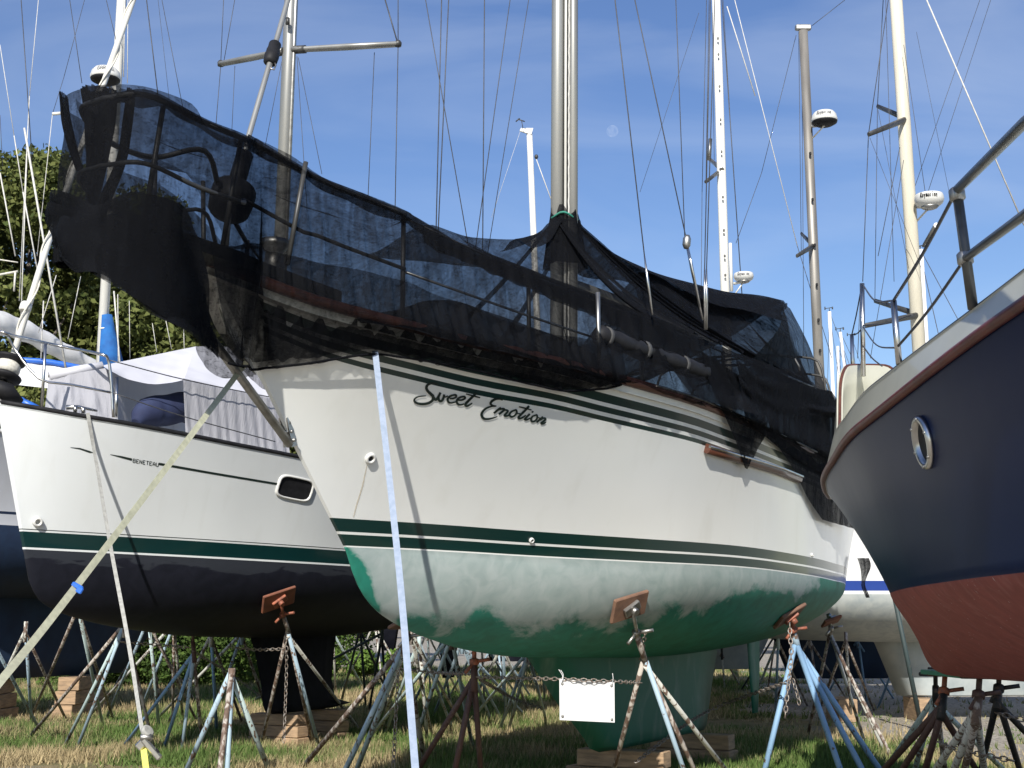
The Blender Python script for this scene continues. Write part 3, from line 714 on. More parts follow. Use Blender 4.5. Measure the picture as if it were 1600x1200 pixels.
# front bunch: gathered folds tied at mid height
def bunch(path, widths, depth, name, seed, n=40):
    rows = []
    for k, (p, w) in enumerate(zip(path, widths)):
        r = []
        for i in range(n+1):
            u = i/n - .5; a = u*2*math.pi*1.0
            f = 1 + .28*math.sin(i*1.9+seed+k*.15) + .2*mn.noise(Vector((i*.5, k*.12, seed)))
            r.append(p + HA.d.cross(Vector((0,0,1)))*0 + Vector((math.cos(a)*w*f*.55, math.sin(a)*depth*f, 0)))
        rows.append(r)
    mb = MB(); mb.grid(rows); return mb.build(name, M['netdense'], NET)
Yb = HA.cl(-2.15, .36, 0).y - .05
def curvepx(pts, Y, n=6): return spline([at(x, y, Y) for x, y in pts], n)
for k_, (path, wk) in enumerate((
    ([(148,138),(150,180),(149,230),(145,285),(142,330),(130,375),(116,412)], [(0,.12),(.2,.095),(.45,.06),(.62,.05),(.8,.13),(1,.17)]),
    ([(172,142),(170,190),(162,240),(150,300)], [(0,.06),(.4,.05),(1,.03)]),
    ([(99,148),(104,190),(118,245),(138,300)], [(0,.025),(.4,.035),(1,.03)]),
    ([(205,142),(200,190),(190,250),(165,310),(150,350)], [(0,.03),(.5,.035),(1,.05)]),
    ([(205,342),(192,372),(190,405),(184,432)], [(0,.05),(.3,.12),(.6,.13),(1,.06)]),
    ([(130,330),(110,365),(100,395),(102,412)], [(0,.05),(.4,.10),(1,.10)]))):
    pth = curvepx(path, Yb + (.12 if k_ < 3 else .05)); w_ = [interp(wk, i/(len(pth)-1)) for i in range(len(pth))]
    bunch(pth, w_, .05, 'gathered_bunch', k_*3+1)
# loose tail hanging round the stem under the sprit
def sheetpx(left, right, Yl, Yr, name, mat, n=26, m=18, amp=.04, seed=0):
    A_ = spline([at(x, y, Y) for (x, y), Y in zip(left, Yl)], n//max(1, len(left)-1)+1); B_ = spline([at(x, y, Y) for (x, y), Y in zip(right, Yr)], n//max(1, len(right)-1)+1)
    k = min(len(A_), len(B_)); rows = []
    for i in range(k):
        a = A_[int(i*(len(A_)-1)/(k-1))]; b_ = B_[int(i*(len(B_)-1)/(k-1))]; r = []
        for j in range(m+1):
            u = j/m; p = lerp(a, b_, u); f = math.sin(j*1.25+2.5*mn.noise(Vector((j*.2, i*.12, seed))))*.6 + mn.noise(Vector((j*.3, i*.2, seed+4)))
            r.append(p + Vector((-.3,-1,0)).normalized()*f*amp)
        rows.append(r)
    mb = MB(); mb.grid(rows); return mb.build(name, mat, NET)
ys = HA.cl(-.6, .1, 0).y
sheetpx([(305,535),(318,570),(345,590),(375,590)], [(330,470),(370,500),(400,540),(412,585)], [ys+.1]*4, [ys-.1,ys,ys+.1,ys+.2], 'loose_tail', M['net'], amp=.03, seed=3)
# roof over boom and mast gather
RID = [(560,300),(630,331),(690,356),(740,371),(800,374),(835,368),(855,355),(868,341),(897,345),(910,362),(935,383),(985,410),(1060,440),(1130,455),(1180,463),(1222,470)]
rows = []; QS = np.linspace(1.9, 10.75, 90)
lo_, hi_ = 6.0, 13.0
for _ in range(40):
    qe = (lo_+hi_)/2; p = HA.cl(qe, 0, 0); x = proj((p.x, p.y, fitz(p, RID, 5)))[0]
    if x < 1221: lo_ = qe
    else: hi_ = qe
print('ridge end q', qe, fitz(p, RID, 5))
def ridge(q):
    p = HA.cl(q, 0, 0); z = fitz(p, RID, 5)
    if q < 1.2:
        t_ = max(.0, (q+1.6)/12.4); zr = (near_rail(t_).z if t_ > .1 else fitp(HA.cl(q, .4, 0), TOPPX).z) - .03; k = max(0, min(1, (q+.2)/1.4)); z = lerp(zr, z, k*k*(3-2*k))
    return Vector((p.x, p.y, z))
def edge(q, sg):
    t_ = (q+1.6)/12.4
    if t_ >= .1: return near_rail(min(tpx(1296), t_), sg)
    w = interp([(-2.6,.12),(-2.45,.25),(-2.1,.37),(-1.7,.36),(-1.45,.37),(-.9,.55),(-.36,.82)], q); p = fitp(HA.cl(q, w, 0), TOPPX); return HA.cl(q, w*sg, p.z)
for q in np.linspace(-2.55, qe, 150):
    t_ = min(tpx(1296), (q+1.6)/12.4); c = ridge(q); r = []
    for sg in (1, -1):
        e_ = edge(q, sg); ks = [i/10 for i in range(11)]
        seg = []
        for k in ks:
            p = lerp(e_, c, k); sag = (.16 if q > 1.5 else .05)*math.sin(math.pi*k)
            p = p + Vector((0,0,-sag + .03*math.sin(q*5+k*3)*k*(1-k)*4)) + wob(p, 2.2, .04)*math.sin(math.pi*k); seg.append(p)
        r += seg if sg > 0 else seg[::-1][1:]
    rows.append(r)
mb = MB(); mb.grid(rows); mb.build('roof_netting', M['netroof'], NET)
sub_ = [[Vector(p)-Vector((0,0,.05+.05*math.sin(j*.9+i*.35))) for j, p in enumerate(r)] for i, r in enumerate(rows[88:])]
mb = MB(); mb.grid(sub_); mb.build('doubled_netting', M['netfold'], NET)
# doubled ridge strip and radiating folds at the mast
c0 = ridge(3.45); c1 = ridge(3.85)
rows = []
for q in np.linspace(2.6, qe, 120):
    c = ridge(q); w = (.10 + .05*math.sin(q*3) + (.14 if q > 4 else 0) + (.25 if q > 6.0 else .0)*min(1, (q-6)/2))*min(1, .15+(qe-q)/2.2)
    rows.append([c + HA.n*(w*u) + Vector((0,0,.015-abs(u)*w*.75 + .012*math.sin(u*9+q*2))) for u in (-1.1,-.8,-.4,0,.4,.8,1.1)])
mb = MB(); mb.grid(rows); mb.build('ridge_fold', M['netfold'], NET)
for k, (dq, off, w, tgt) in enumerate(((-1.1,.9,.05,.0),(-.7,1.2,.07,.1),(-.2,1.3,.06,.1),(.4,1.35,.09,.1),(1.0,1.35,.08,.1),(1.7,1.35,.11,.05),(2.6,1.4,.08,.0),(.9,-1.3,.08,0),(-.5,-1.3,.08,0))):
    q = 3.6+dq*1.0; t_ = (q+1.6)/12.4; b_ = lerp(near_rail(t_, 1 if off > 0 else -1), ridge(q), tgt); a = c0 if dq < 0 else c1
    rows = []
    for i in range(17):
        u = i/16; p = lerp(a, b_, u) - Vector((0,0,.14*math.sin(math.pi*u)+.01)); ww = w*(.35+1.0*u)
        rows.append([p + HA.d*(ww*s_) + Vector((0,0,.02*math.cos(s_*5+k))) for s_ in (-1,-.5,0,.5,1)])
    mb = MB(); mb.grid(rows); mb.build('gather_fold', M['netfold'], NET)
# collar where the net is tied round the mast
mb = MB(); rows = []
for k in range(9):
    z = lerp(0, 1, k/8); rr = lerp(.13, .20, z); c = c0.lerp(c1, .5) + Vector((0,0,.06 - .55*z)); 
    rows.append([c + HA.d*math.cos(a)*rr*1.2*(1+.12*math.sin(a*7)) + HA.n*math.sin(a)*rr*(1+.12*math.sin(a*7+1)) + Vector((0,0,(.05*math.sin(a*5) if k == 0 else 0))) for a in np.linspace(0, 2*math.pi, 33)])
mb.grid(rows); mb.build('mast_collar', M['netfold'], NET)
# aft edge of the roof, then the two torn flaps on the quarter
def qY(x, y, d=.12):
    p, n = HA.hit(x, y); return None if p is None else p.y - d
e0 = near_rail(tpx(1300)); x0, y0 = proj(e0); print('near aft rail px', x0, y0, e0)
Yq = NY(1200)
sheetpx([(1222,470),(1218,510),(1180,560),(1160,600),(1185,640)], [(1236,484),(1262,535),(1288,600),(1318,640),(1322,655)], [HA.cl(qe,0,0).y, Yq+1.5, Yq+.2, Yq-.1, Yq-.2], [HA.cl(qe,0,0).y, HA.cl(qe,.4,0).y, HA.cl(qe,.9,0).y, e0.y, e0.y-.1], 'end_netting', M['netfold'], amp=.06, seed=2)
def yat(x, y=0):
    if y > 640:
        p, n = HA.hit(x, y)
        if p is not None: return min(p.y - .13, NY(min(x, 1325)) + .25)
    return NY(min(x, 1325)) - .10
sheetpx([(1095,548),(1106,590),(1128,640),(1150,690),(1164,731)], [(1160,590),(1188,625),(1198,672),(1182,705),(1167,733)], [yat(1095),yat(1106),yat(1128,645),yat(1150,690),yat(1164,731)], [yat(1160),yat(1188),yat(1198,672),yat(1182,705),yat(1167,733)], 'torn_flap', M['netfold'], amp=.035, seed=6)
sheetpx([(1150,585),(1188,632),(1212,690),(1241,735),(1262,778),(1285,812)], [(1300,612),(1322,650),(1328,700),(1334,760),(1336,800),(1334,826)], [yat(1150),yat(1190),yat(1212,690),yat(1241,735),yat(1262,778),yat(1280,811)], [yat(1300),yat(1322),yat(1328),yat(1320,760),yat(1320,790),yat(1318,815)], 'torn_flap', M['netdense'], amp=.05, seed=7)
sheetpx([(1040,560),(1060,590),(1085,622)], [(1120,560),(1150,600),(1190,650)], [yat(1100)-.02]*3, [yat(1160)]*3, 'torn_flap', M['netfold'], amp=.05, seed=11)
# netting bundled on the side deck, and the doubled patch over the quarter
ym = lambda x: NY(max(x, 480))+.12
up_ = [(560,497),(620,483),(690,468),(760,486),(850,518),(920,548),(975,590)]; dn_ = [(560,503),(630,512),(700,530),(770,546),(850,566),(920,583),(978,600)]
sheetpx(up_, dn_, [ym(x)+.15 for x, y in up_], [ym(x)-.22 for x, y in dn_], 'bundled_netting', M['netdense'], n=60, m=10, amp=.05, seed=21)
sheetpx([(1150,560),(1190,590),(1250,600),(1300,612)], [(1165,655),(1218,700),(1275,735),(1345,765)], [yat(1150)-.02,yat(1190)-.02,yat(1250)-.02,yat(1300)-.02], [yat(1165,655)-.03,yat(1218,700)-.03,yat(1275,735)-.03,yat(1320,760)-.03], 'torn_flap', M['netdense'], n=40, amp=.06, seed=31)
sheetpx([(1000,525),(1040,545),(1100,565),(1160,590)], [(1010,600),(1060,610),(1110,640),(1150,650)], [NY(1000)+.02,NY(1040)+.02,NY(1100)+.02,NY(1160)], [NY(1010)+.04,NY(1060)+.04,NY(1110)+.02,NY(1150)], 'torn_flap', M['net'], n=30, amp=.07, seed=35)
# rolled cushion lashed along the lifeline under the net
pa, pb = at(930, 521, NY(930)+.05), at(1105, 585, NY(1105)+.05)
mb = MB(); P = [lerp(pa, pb, i/24) + wob((i*.4, 0, 0), 1, .012) for i in range(25)]
mb.tube(P, [.035 if i in (0, 24) else .075+.006*math.sin(i*1.7) for i in range(25)], 16)
rc = tag(mb.build('rolled_awning', M['black']), 'long black rolled awning lashed outside the lifeline of the green striped sailboat', 'awning')
for k in (.08, .4, .75): MB().lathe([(.079,-.02),(.085,-.012),(.085,.012),(.079,.02)], lerp(pa, pb, k), 16, (pb-pa).normalized()).build('lashing', M['rubber'], rc)
# ================================================================ ground
def groundmat():
    m, t, b = newmat('ground_soil'); L = t.links.new
    g = t.nodes.new('ShaderNodeTexCoord').outputs['Object']; sp = t.nodes.new('ShaderNodeSeparateXYZ'); L(g, sp.inputs[0])
    nb = noise(t, .35, 5); nf = noise(t, 3, 7); ns = noise(t, 55, 3); nv = nd(t, 'ShaderNodeTexVoronoi', Scale=17.0); L(g, nv.inputs['Vector'])
    wob_ = mth(t, 'MULTIPLY', mth(t, 'SUBTRACT', nb, .5), 5)
    right = mth(t, 'SUBTRACT', mth(t, 'ADD', sp.outputs[0], wob_), mth(t, 'MULTIPLY', sp.outputs[1], .16))
    left = mth(t, 'ADD', mth(t, 'SUBTRACT', -6.4, sp.outputs[0]), mth(t, 'ADD', wob_, mth(t, 'MULTIPLY', mth(t, 'SUBTRACT', 16.6, sp.outputs[1]), 1.5)))
    left = mth(t, 'MINIMUM', left, mth(t, 'MULTIPLY', mth(t, 'SUBTRACT', 18.5, sp.outputs[1]), 1.0))
    right = mth(t, 'SUBTRACT', right, mth(t, 'MULTIPLY', mth(t, 'MAXIMUM', mth(t, 'SUBTRACT', 20.5, sp.outputs[1]), 0.0), .55))
    far = mth(t, 'SUBTRACT', sp.outputs[1], 44)
    f = ramp(t, mth(t, 'ADD', mth(t, 'MULTIPLY', mth(t, 'MAXIMUM', mth(t, 'MAXIMUM', right, left), mth(t, 'MULTIPLY', far, .3)), .5), mth(t, 'MULTIPLY', nf, .6)), [(.42, 0), (.8, 1)])
    grav = mixc(t, ramp(t, nv.outputs['Distance'], [(.1, 0), (.6, 1)]), (.50,.46,.39), (.22,.20,.17)); grav = mixc(t, ramp(t, nf, [(.35, 0), (.7, .6)]), grav, (.30,.26,.20))
    soil = mixc(t, ramp(t, nf, [(.35, 0), (.65, 1)]), (.24,.19,.11), (.12,.125,.05)); soil = mixc(t, ramp(t, ns, [(.4, 0), (.7, .6)]), soil, (.28,.22,.13))
    L(mixc(t, f, soil, grav), b.inputs['Base Color']); b.inputs['Roughness'].default_value = .95; b.inputs['Specular IOR Level'].default_value = .15
    bump(t, b, mth(t, 'ADD', nf, mth(t, 'MULTIPLY', ns, .5)), .7, .05); return m
mb = MB(); xs = [-900,-200,-80,-40]+list(np.linspace(-24,24,60))+[40,80,200,900]; ysr = [-60,0,8]+list(np.linspace(11,60,90))+[80,140,300,1800]
mb.grid([[Vector((x, y, .05*mn.noise(Vector((x*.35, y*.35, 0))) + .02*mn.noise(Vector((x*1.6, y*1.6, 3))) - .0 if abs(x) < 30 and 10 < y < 70 else 0)) for y in ysr] for x in xs][::-1])
tag(mb.build('ground', groundmat()), kind='structure')
def gmask(x, y):
    """how grassy a spot is, 0..1"""
    w = 2.5*mn.noise(Vector((x*.35, y*.35, 0)))
    r = x + w - .16*y - max(0, 20.5-y)*.55; l = min((-6.4 - x) + w + (16.6-y)*1.5, 18.5-y); g_ = max(r, l)
    bare = .55*max(0, mn.noise(Vector((x*.7+9, y*.55, 11)))-.05)*2.2
    return max(.05, min(1, .66 - .5*g_ + .6*mn.noise(Vector((x*.9, y*.9, 5))) - bare))
def vmat(name, attr='vc', rough=.8, trans=.25):
    m, t, b = newmat(name); a = t.nodes.new('ShaderNodeAttribute'); a.attribute_name = attr; L = t.links.new
    L(a.outputs['Color'], b.inputs['Base Color']); b.inputs['Roughness'].default_value = rough; b.inputs['Specular IOR Level'].default_value = .2
    if trans:
        tl = t.nodes.new('ShaderNodeBsdfTranslucent'); L(a.outputs['Color'], tl.inputs['Color']); mx_ = t.nodes.new('ShaderNodeMixShader'); mx_.inputs[0].default_value = trans
        L(b.outputs[0], mx_.inputs[1]); L(tl.outputs[0], mx_.inputs[2]); L(mx_.outputs[0], t.nodes['Material Output'].inputs[0])
    return m
M['blade'] = vmat('grass_blades'); M['leaf'] = vmat('tree_leaves', trans=.18)
def npmesh(name, V, Fc, C, mat, parent=None, k=3):
    me = bpy.data.meshes.new(name); n, f = len(V), len(Fc)
    me.vertices.add(n); me.vertices.foreach_set('co', V.astype(np.float32).ravel()); me.loops.add(f*k); me.loops.foreach_set('vertex_index', Fc.astype(np.int32).ravel())
    me.polygons.add(f); me.polygons.foreach_set('loop_start', np.arange(0, f*k, k, dtype=np.int32)); me.update(calc_edges=True)
    a = me.attributes.new('vc', 'FLOAT_COLOR', 'POINT'); a.data.foreach_set('color', np.hstack([C, np.ones((n,1))]).astype(np.float32).ravel())
    me.materials.append(mat); o = bpy.data.objects.new(name, me); COL.objects.link(o)
    if parent is not None: o.parent = parent; o.matrix_parent_inverse = pinv(parent)
    return o
rs = np.random.RandomState(5)
def grass():
    V = []; C = []; N = 0; pts = []
    for _ in range(150000):
        y = 13.2 + 32*rs.rand()**1.6; x = (rs.rand()-.5)*y*.92
        g_ = gmask(x, y)
        if rs.rand() > g_*(.9 if y < 24 else .7): continue
        pts.append((x, y, g_))
    P = np.array(pts); n = len(P); print('grass tufts', n)
    dry = np.array([mn.noise(Vector((x*.45, y*.45, 9))) + .5*mn.noise(Vector((x*2, y*2, 2))) for x, y, _ in pts])
    tall = np.array([max(0, mn.noise(Vector((x*.5, y*.4, 21)))) for x, y, _ in pts])
    VV, CC = [], []
    for k in range(3):
        ang = rs.rand(n)*6.28; h = (.05 + .12*rs.rand(n)**1.5 + .30*tall*rs.rand(n))*(.6+.4*P[:,2]); lean = .05*rs.randn(n)
        w = .006 + .006*rs.rand(n) + .0003*P[:,1]; ox, oy = .05*rs.randn(n), .05*rs.randn(n)
        bx, by = P[:,0]+ox, P[:,1]+oy; dx, dy = np.cos(ang)*w, np.sin(ang)*w
        z0 = np.full(n, -.02)
        v = np.stack([np.stack([bx-dx, by-dy, z0], 1), np.stack([bx+dx, by+dy, z0], 1), np.stack([bx+lean+dy*3, by+lean-dx*3, h], 1)], 1)
        t_ = np.clip(dry*2.1+.40+.28*rs.randn(n), 0, 1)[:,None]; gcol = np.array([.11,.175,.045]); dcol = np.array([.40,.32,.18])
        c = gcol*(1-t_) + dcol*t_; c = c*(.65+.6*rs.rand(n))[:,None]; CC.append(np.repeat(c[:,None,:], 3, 1)); VV.append(v)
    V = np.concatenate(VV).reshape(-1, 3); C = np.concatenate(CC).reshape(-1, 3)
    tag(npmesh('grass', V, np.arange(len(V)).reshape(-1, 3), C, M['blade']), kind='stuff', label='patchy green and straw coloured grass under the boats')
grass()
def leafcloud(centres, radii, n, size, cols_, seed, flat=.8, jit=.5):
    r_ = np.random.RandomState(seed); w = np.array(radii)**2; w = w/w.sum(); idx = r_.choice(len(centres), n, p=w)
    c = np.array(centres)[idx]; r = np.array(radii)[idx]
    d = r_.randn(n, 3); d /= np.linalg.norm(d, axis=1)[:,None]; rad = r*(.62+.42*r_.rand(n)**.5*1.0)*(1+.12*np.sin(d[:,0]*9)+.12*np.sin(d[:,2]*11+d[:,1]*7))
    p = c + d*rad[:,None]*np.array([1,1,flat]); 
    a = r_.randn(n, 3); a /= np.linalg.norm(a, axis=1)[:,None]; b_ = np.cross(a, d + .6*r_.randn(n,3)); b_ /= (np.linalg.norm(b_, axis=1)[:,None]+1e-6)
    s_ = size*(.5+.9*r_.rand(n))[:,None]; a = a*s_; b_ = b_*s_*.55
    V = np.stack([p-a, p+b_, p+a, p-b_], 1); tt = np.clip(r_.rand(n)*.7 + .3*r_.rand(len(centres))[idx], 0, 1)[:,None]
    C = np.array(cols_[0])*(1-tt)+np.array(cols_[1])*tt; C = C*(.75+.5*r_.rand(n))[:,None]
    return V.reshape(-1, 3), np.repeat(C[:,None,:], 4, 1).reshape(-1, 3)
M['bark'] = pm('oak_bark', (.13,.11,.09), (.07,.06,.05), 6, .95, 0, .6, stretch=(1,1,.3))
def tree(px, top, Y, w, label, seed, base=None, leaves=38000, name='oak_tree', cols_=((.045,.065,.016),(.17,.185,.055)), group='oaks behind the boats'):
    X = (px-800)/F*Y*.985; zt_ = at(px, top, Y).z; r_ = random.Random(seed)
    T = empty(name, (X, Y, 0), label, 'tree', group); hw = w/2
    cs, rr = [], []
    for k in range(70):
        u = r_.random(); z = lerp(zt_*.22, zt_*.94, u**.8); sp_ = hw*math.sqrt(max(.05, 1-((z/zt_-.55)/.5)**2)); a = r_.random()*6.28; q = r_.random()**.5*sp_
        cs.append((X+math.cos(a)*q, Y+math.sin(a)*q, z)); rr.append(r_.uniform(.09, .17)*w*.8)
    V, C = leafcloud(cs, rr, leaves, (.10 if leaves < 30000 else .115), cols_, seed)
    npmesh('crown', V, np.arange(len(V)).reshape(-1, 4), C, M['leaf'], T, 4)
    mb = MB(); mb.tube([(X, Y, -.1), (X+.1, Y, zt_*.2), (X-.1, Y+.1, zt_*.5), (X, Y, zt_*.8)], [.38,.28,.18,.05], 10)
    for k in range(9):
        c = cs[k*5]; b0 = Vector((X, Y, zt_*(.15+.05*k))); mb.tube([b0, lerp(b0, Vector(c), .5)+Vector((0,0,.2)), Vector(c)], [.14,.09,.03], 6)
    mb.build('trunk', M['bark'], T); return T
tree(10, 232, 42, 10, 'tallest oak with its rounded crown at the left edge, beyond the boats', 1, leaves=70000)
tree(95, 385, 46, 7, 'lower oak between the tallest oak and the mast with the blue cover', 2)
tree(215, 425, 44, 7.5, 'oak crown directly behind the mast with the blue cover', 3)
tree(330, 470, 46, 7.5, 'oak crown showing between the blue mast cover and the white deck tent', 4)
tree(450, 520, 48, 7.5, 'oak behind the white deck tent, mostly hidden by the netting', 5)
tree(-90, 300, 40, 8, 'oak half cut off by the left edge of the picture', 6)
def bush(px, base, w, h, label, seed, n=5000, cols_=((.025,.05,.012),(.08,.13,.025))):
    p = gr(px, base); r_ = random.Random(seed); T = empty('shrub', p, label, 'shrub', 'shrubs along the edge of the yard')
    cs = [(p.x+r_.uniform(-w,w)/2, p.y+r_.uniform(-.6,.6), r_.uniform(.1,h*.8)) for _ in range(16)]; rr = [r_.uniform(.12,.34)*min(w,h*1.4) for _ in range(16)]
    V, C = leafcloud(cs, rr, n*3, .055, cols_, seed); npmesh('foliage', V, np.arange(len(V)).reshape(-1, 4), C, M['leaf'], T, 4)
    mb = MB(); 
    for k in range(4): mb.tube([p+Vector((.1*k-.2,0,-.05)), Vector(cs[k])], [.03,.012], 5)
    mb.build('stem', M['bark'], T)
bush(215, 1075, 3.6, 2.2, 'shrub behind the stands left of the keel with the orange pad stand', 11)
bush(300, 1072, 3.4, 2.0, 'dense shrub seen between the blue stand legs under the black hull', 12)
bush(372, 1066, 3.2, 2.1, 'bright shrub seen just left of the black keel', 13, cols_=((.05,.09,.015),(.16,.22,.04)))
bush(545, 1062, 2.6, 1.0, 'low leafy shrub seen just right of the black keel', 14, cols_=((.06,.11,.02),(.16,.25,.05)))
bush(150, 1066, 4.0, 2.4, 'shrub in the shade behind the blue hull', 15)
bush(460, 1050, 5.0, 2.6, 'shrub hidden mostly by the black keel', 16)
def far_trees():
    cs, rr = [], []
    r_ = random.Random(3)
    for k in range(170):
        x = lerp(-90, 70, k/169)+r_.uniform(-1,1); cs.append((x, 118+r_.uniform(-3,3), r_.uniform(.5,3.6))); rr.append(r_.uniform(1.0,2.0))
    V, C = leafcloud(cs, rr, 60000, .35, ((.03,.05,.015),(.09,.11,.035)), 77)
    tag(npmesh('far_woods', V, np.arange(len(V)).reshape(-1, 4), C, M['leaf'], None, 4), kind='stuff', label='low band of woods far beyond the yard')
far_trees()

# ================================================================ other hulls
HB = Hull((-4.87, 13.5), (.43, .903), 9.6, .45, .6,
    bs=[(0,.03),(.04,.42),(.1,.82),(.2,1.25),(.35,1.66),(.5,1.82),(.7,1.8),(1,1.5)], bw=[(0,.02),(.05,.24),(.12,.55),(.22,.98),(.35,1.36),(.5,1.55),(.7,1.5),(.9,1.1),(1,.8)],
    zs=None, zw=None, zb=[(0,.02),(.012,.35),(.03,.52),(.08,.66),(.16,.76),(.3,.84),(.5,.86),(.7,.74),(.9,.4),(1,.2)], e=((0,1.3),(.3,.95),(1,1)),
    sheer_px=[(0,629),(60,640),(160,656),(250,672),(350,692),(458,713),(560,735)], wl_px=[(38,858),(160,864),(300,871),(500,882),(620,889)], flare=1.2)
B = empty('sailboat', HB.centre(4.5, 0), 'white sailboat with black bottom, dark green boot stripe and a white deck tent', 'sailboat', 'laid-up sailing boats')
HB.build('hull', M['hullB'], B); HB.deck('deck', M['gel'], B, .02); HB.rail('toe_rail', M['black'], B, .022)
M['blackpaint'] = pm('black_antifouling', (.006,.007,.012), (.011,.012,.019), 5, .75, 0, .1, spec=.15)
foil(HB, 'keel', M['blackpaint'], B, [(1.75,3.2,6.0,.2),(1.45,3.75,5.75,.16),(1.2,3.9,5.7,.15),(.8,4.05,5.65,.15),(.55,4.1,5.75,.2),(.47,4.15,6.15,.30),(.43,4.3,5.7,.14)], 1)
foil(HB, 'rudder', M['blackpaint'], B, [(1.9,8.6,9.4,.05),(1.2,8.7,9.3,.05),(.7,8.8,9.2,.03)], 1)
ST_B = M['black_letter']
decal(HB, [([(110,699),(125,701),(140,706),(145,707)],[.6,2.4,3.0,.8])], 'cove_stripe', ST_B, B, .003)
decal(HB, [([(172,710),(190,714),(206,718)],[.6,3,3.6])], 'cove_stripe', ST_B, B, .003)
decal(HB, [([(248,724.5),(330,739),(435,756.5)],[3.6,3.4,3.2])], 'cove_stripe', ST_B, B, .003)
# maker's letters in the cove stripe: stroked capitals
GL = {'B':[[(0,0),(0,1),(.7,1),(.85,.78),(.7,.55),(0,.5)],[(.7,.52),(.9,.25),(.7,0),(0,0)]],'E':[[(.9,1),(0,1),(0,0),(.9,0)],[(0,.5),(.7,.5)]],'N':[[(0,0),(0,1),(.8,0),(.8,1)]],
  'T':[[(.45,0),(.45,1)],[(0,1),(.95,1)]],'A':[[(0,0),(.1,.8),(.45,1),(.8,.8),(.9,0)],[(.05,.4),(.85,.4)]],'U':[[(0,1),(0,.2),(.2,0),(.7,0),(.85,.2),(.85,1)]],
  'G':[[(.85,.8),(.6,1),(.2,1),(0,.75),(0,.25),(.2,0),(.7,0),(.85,.2),(.85,.45),(.5,.45)]],'R':[[(0,0),(0,1),(.7,1),(.85,.78),(.7,.5),(0,.5)],[(.45,.5),(.9,0)]],'M':[[(0,0),(.05,1),(.5,.2),(.95,1),(1,0)]],'I':[[(.4,0),(.4,1)]],
  'a':[[(.1,.62),(.6,.65),(.7,.5),(.7,0)],[(.7,.35),(.2,.38),(.05,.2),(.2,0),(.7,.08)]],'y':[[(0,.62),(.35,0)],[(.7,.62),(.2,-.3)]],'m':[[(0,0),(0,.62),(.4,.62),(.45,0)],[(.45,.6),(.85,.6),(.9,0)]],
  'r':[[(.1,0),(.1,.62)],[(.1,.5),(.5,.65)]],'i':[[(.3,0),(.3,.62)],[(.3,.85),(.3,.95)]],'n':[[(0,0),(0,.62),(.6,.62),(.65,0)]],'e':[[(.05,.33),(.65,.33),(.55,.62),(.15,.62),(0,.3),(.15,0),(.6,.03)]]}
lines = []
for k, ch in enumerate('BENETEAU'):
    for st in GL[ch]:
        lines.append(([(207.5+k*5.15+4.0*x+.6*y, 721.3+k*.86+.7*x-5.6*y+1.0) for x, y in st], .95))
decal(HB, lines, 'maker_lettering', ST_B, B, .003, step=1)
# hull window
def hullport(h, px, py, w, hh, parent, ang=.16):
    p, n = h.hit(px, py); u = h.d.copy(); u = (u - n*u.dot(n)).normalized(); v = n.cross(u); v = v if v.z > 0 else -v
    u = (u*math.cos(0) ).normalized()
    def ring(a, b_, dz, k=24):
        out = []
        for i in range(k):
            t_ = 2*math.pi*i/k; c, s_ = math.cos(t_), math.sin(t_); x = math.copysign(abs(c)**.45, c)*a; y = math.copysign(abs(s_)**.45, s_)*b_; out.append(p+u*x+v*y+n*dz)
        return out
    mb = MB(); mb.grid([ring(w*1.13,hh*1.2,-.01), ring(w*1.13,hh*1.2,.010), ring(w*1.05,hh*1.06,.022), ring(w,hh,.012), ring(w*.97,hh*.95,-.02)], closed=True); f = mb.build('hull_window', M['gel'], parent)
    mb = MB(); r = ring(w,hh,-.005) if False else ring(w,hh,.004); mb.v = [tuple(q) for q in r]; mb.face(range(len(r))); mb.build('pane', M['black'], f)
hullport(HB, 461, 763, .235, .115, B)
fitting(HB, 58, 815, .05, B, hole=False, depth=.05, mat=M['radome'])
# ---- deck gear of the second boat
def nyB(px): 
    q = interp([(proj(HB.sheer(i/50))[0], HB.sheer(i/50).y) for i in range(1, 51)], px); return q
def tubepx(pts, r, name, mat, parent, n=8, sp_=0):
    P = [at(x, y, Y) for x, y, Y in pts]; P = spline(P, sp_) if sp_ else P; return MB().tube(P, r, n).build(name, mat, parent)
yB0 = HB.sheer(0).y
pr = tubepx([(-40,515,yB0+.3),(0,518,yB0+.1),(20,524,yB0+.2),(90,540,yB0+.9),(155,553,nyB(165)),(169,562,nyB(172)),(174,600,nyB(175)),(177,652,nyB(177))], .016, 'pulpit', M['steel'], B, sp_=4)
tubepx([(12,524,yB0+.15),(25,548,yB0+.2),(62,592,nyB(62)),(110,601,nyB(110)),(172,613,nyB(172))], .013, 'mid_rail', M['steel'], pr, sp_=3)
tubepx([(71,537,nyB(66)),(68,590,nyB(66)),(65,636,nyB(66))], .016, 'pulpit_leg', M['steel'], pr)
for (x0,y0,x1,y1) in ((172,563,430,622),(174,613,430,690)):
    tubepx([(x0,y0,nyB(172)),(290,lerp(y0,y1,.45)+4,nyB(290)),(x1,y1,nyB(430))], .006, 'lifeline', M['wire'], B, 6, 4)
tubepx([(183,590,nyB(184)+.2),(181,652,nyB(184)+.1)], .02, 'stanchion', M['steel'], B)
fx = yB0+.25
ff = tubepx([(10,590,fx),(75,380,fx+.5),(163,127,fx+1.1),(208,0,fx+1.4),(278,-200,fx+1.9)], .034, 'furled_headsail', M['mastwhite'], B, 10)
mb = MB(); P = []
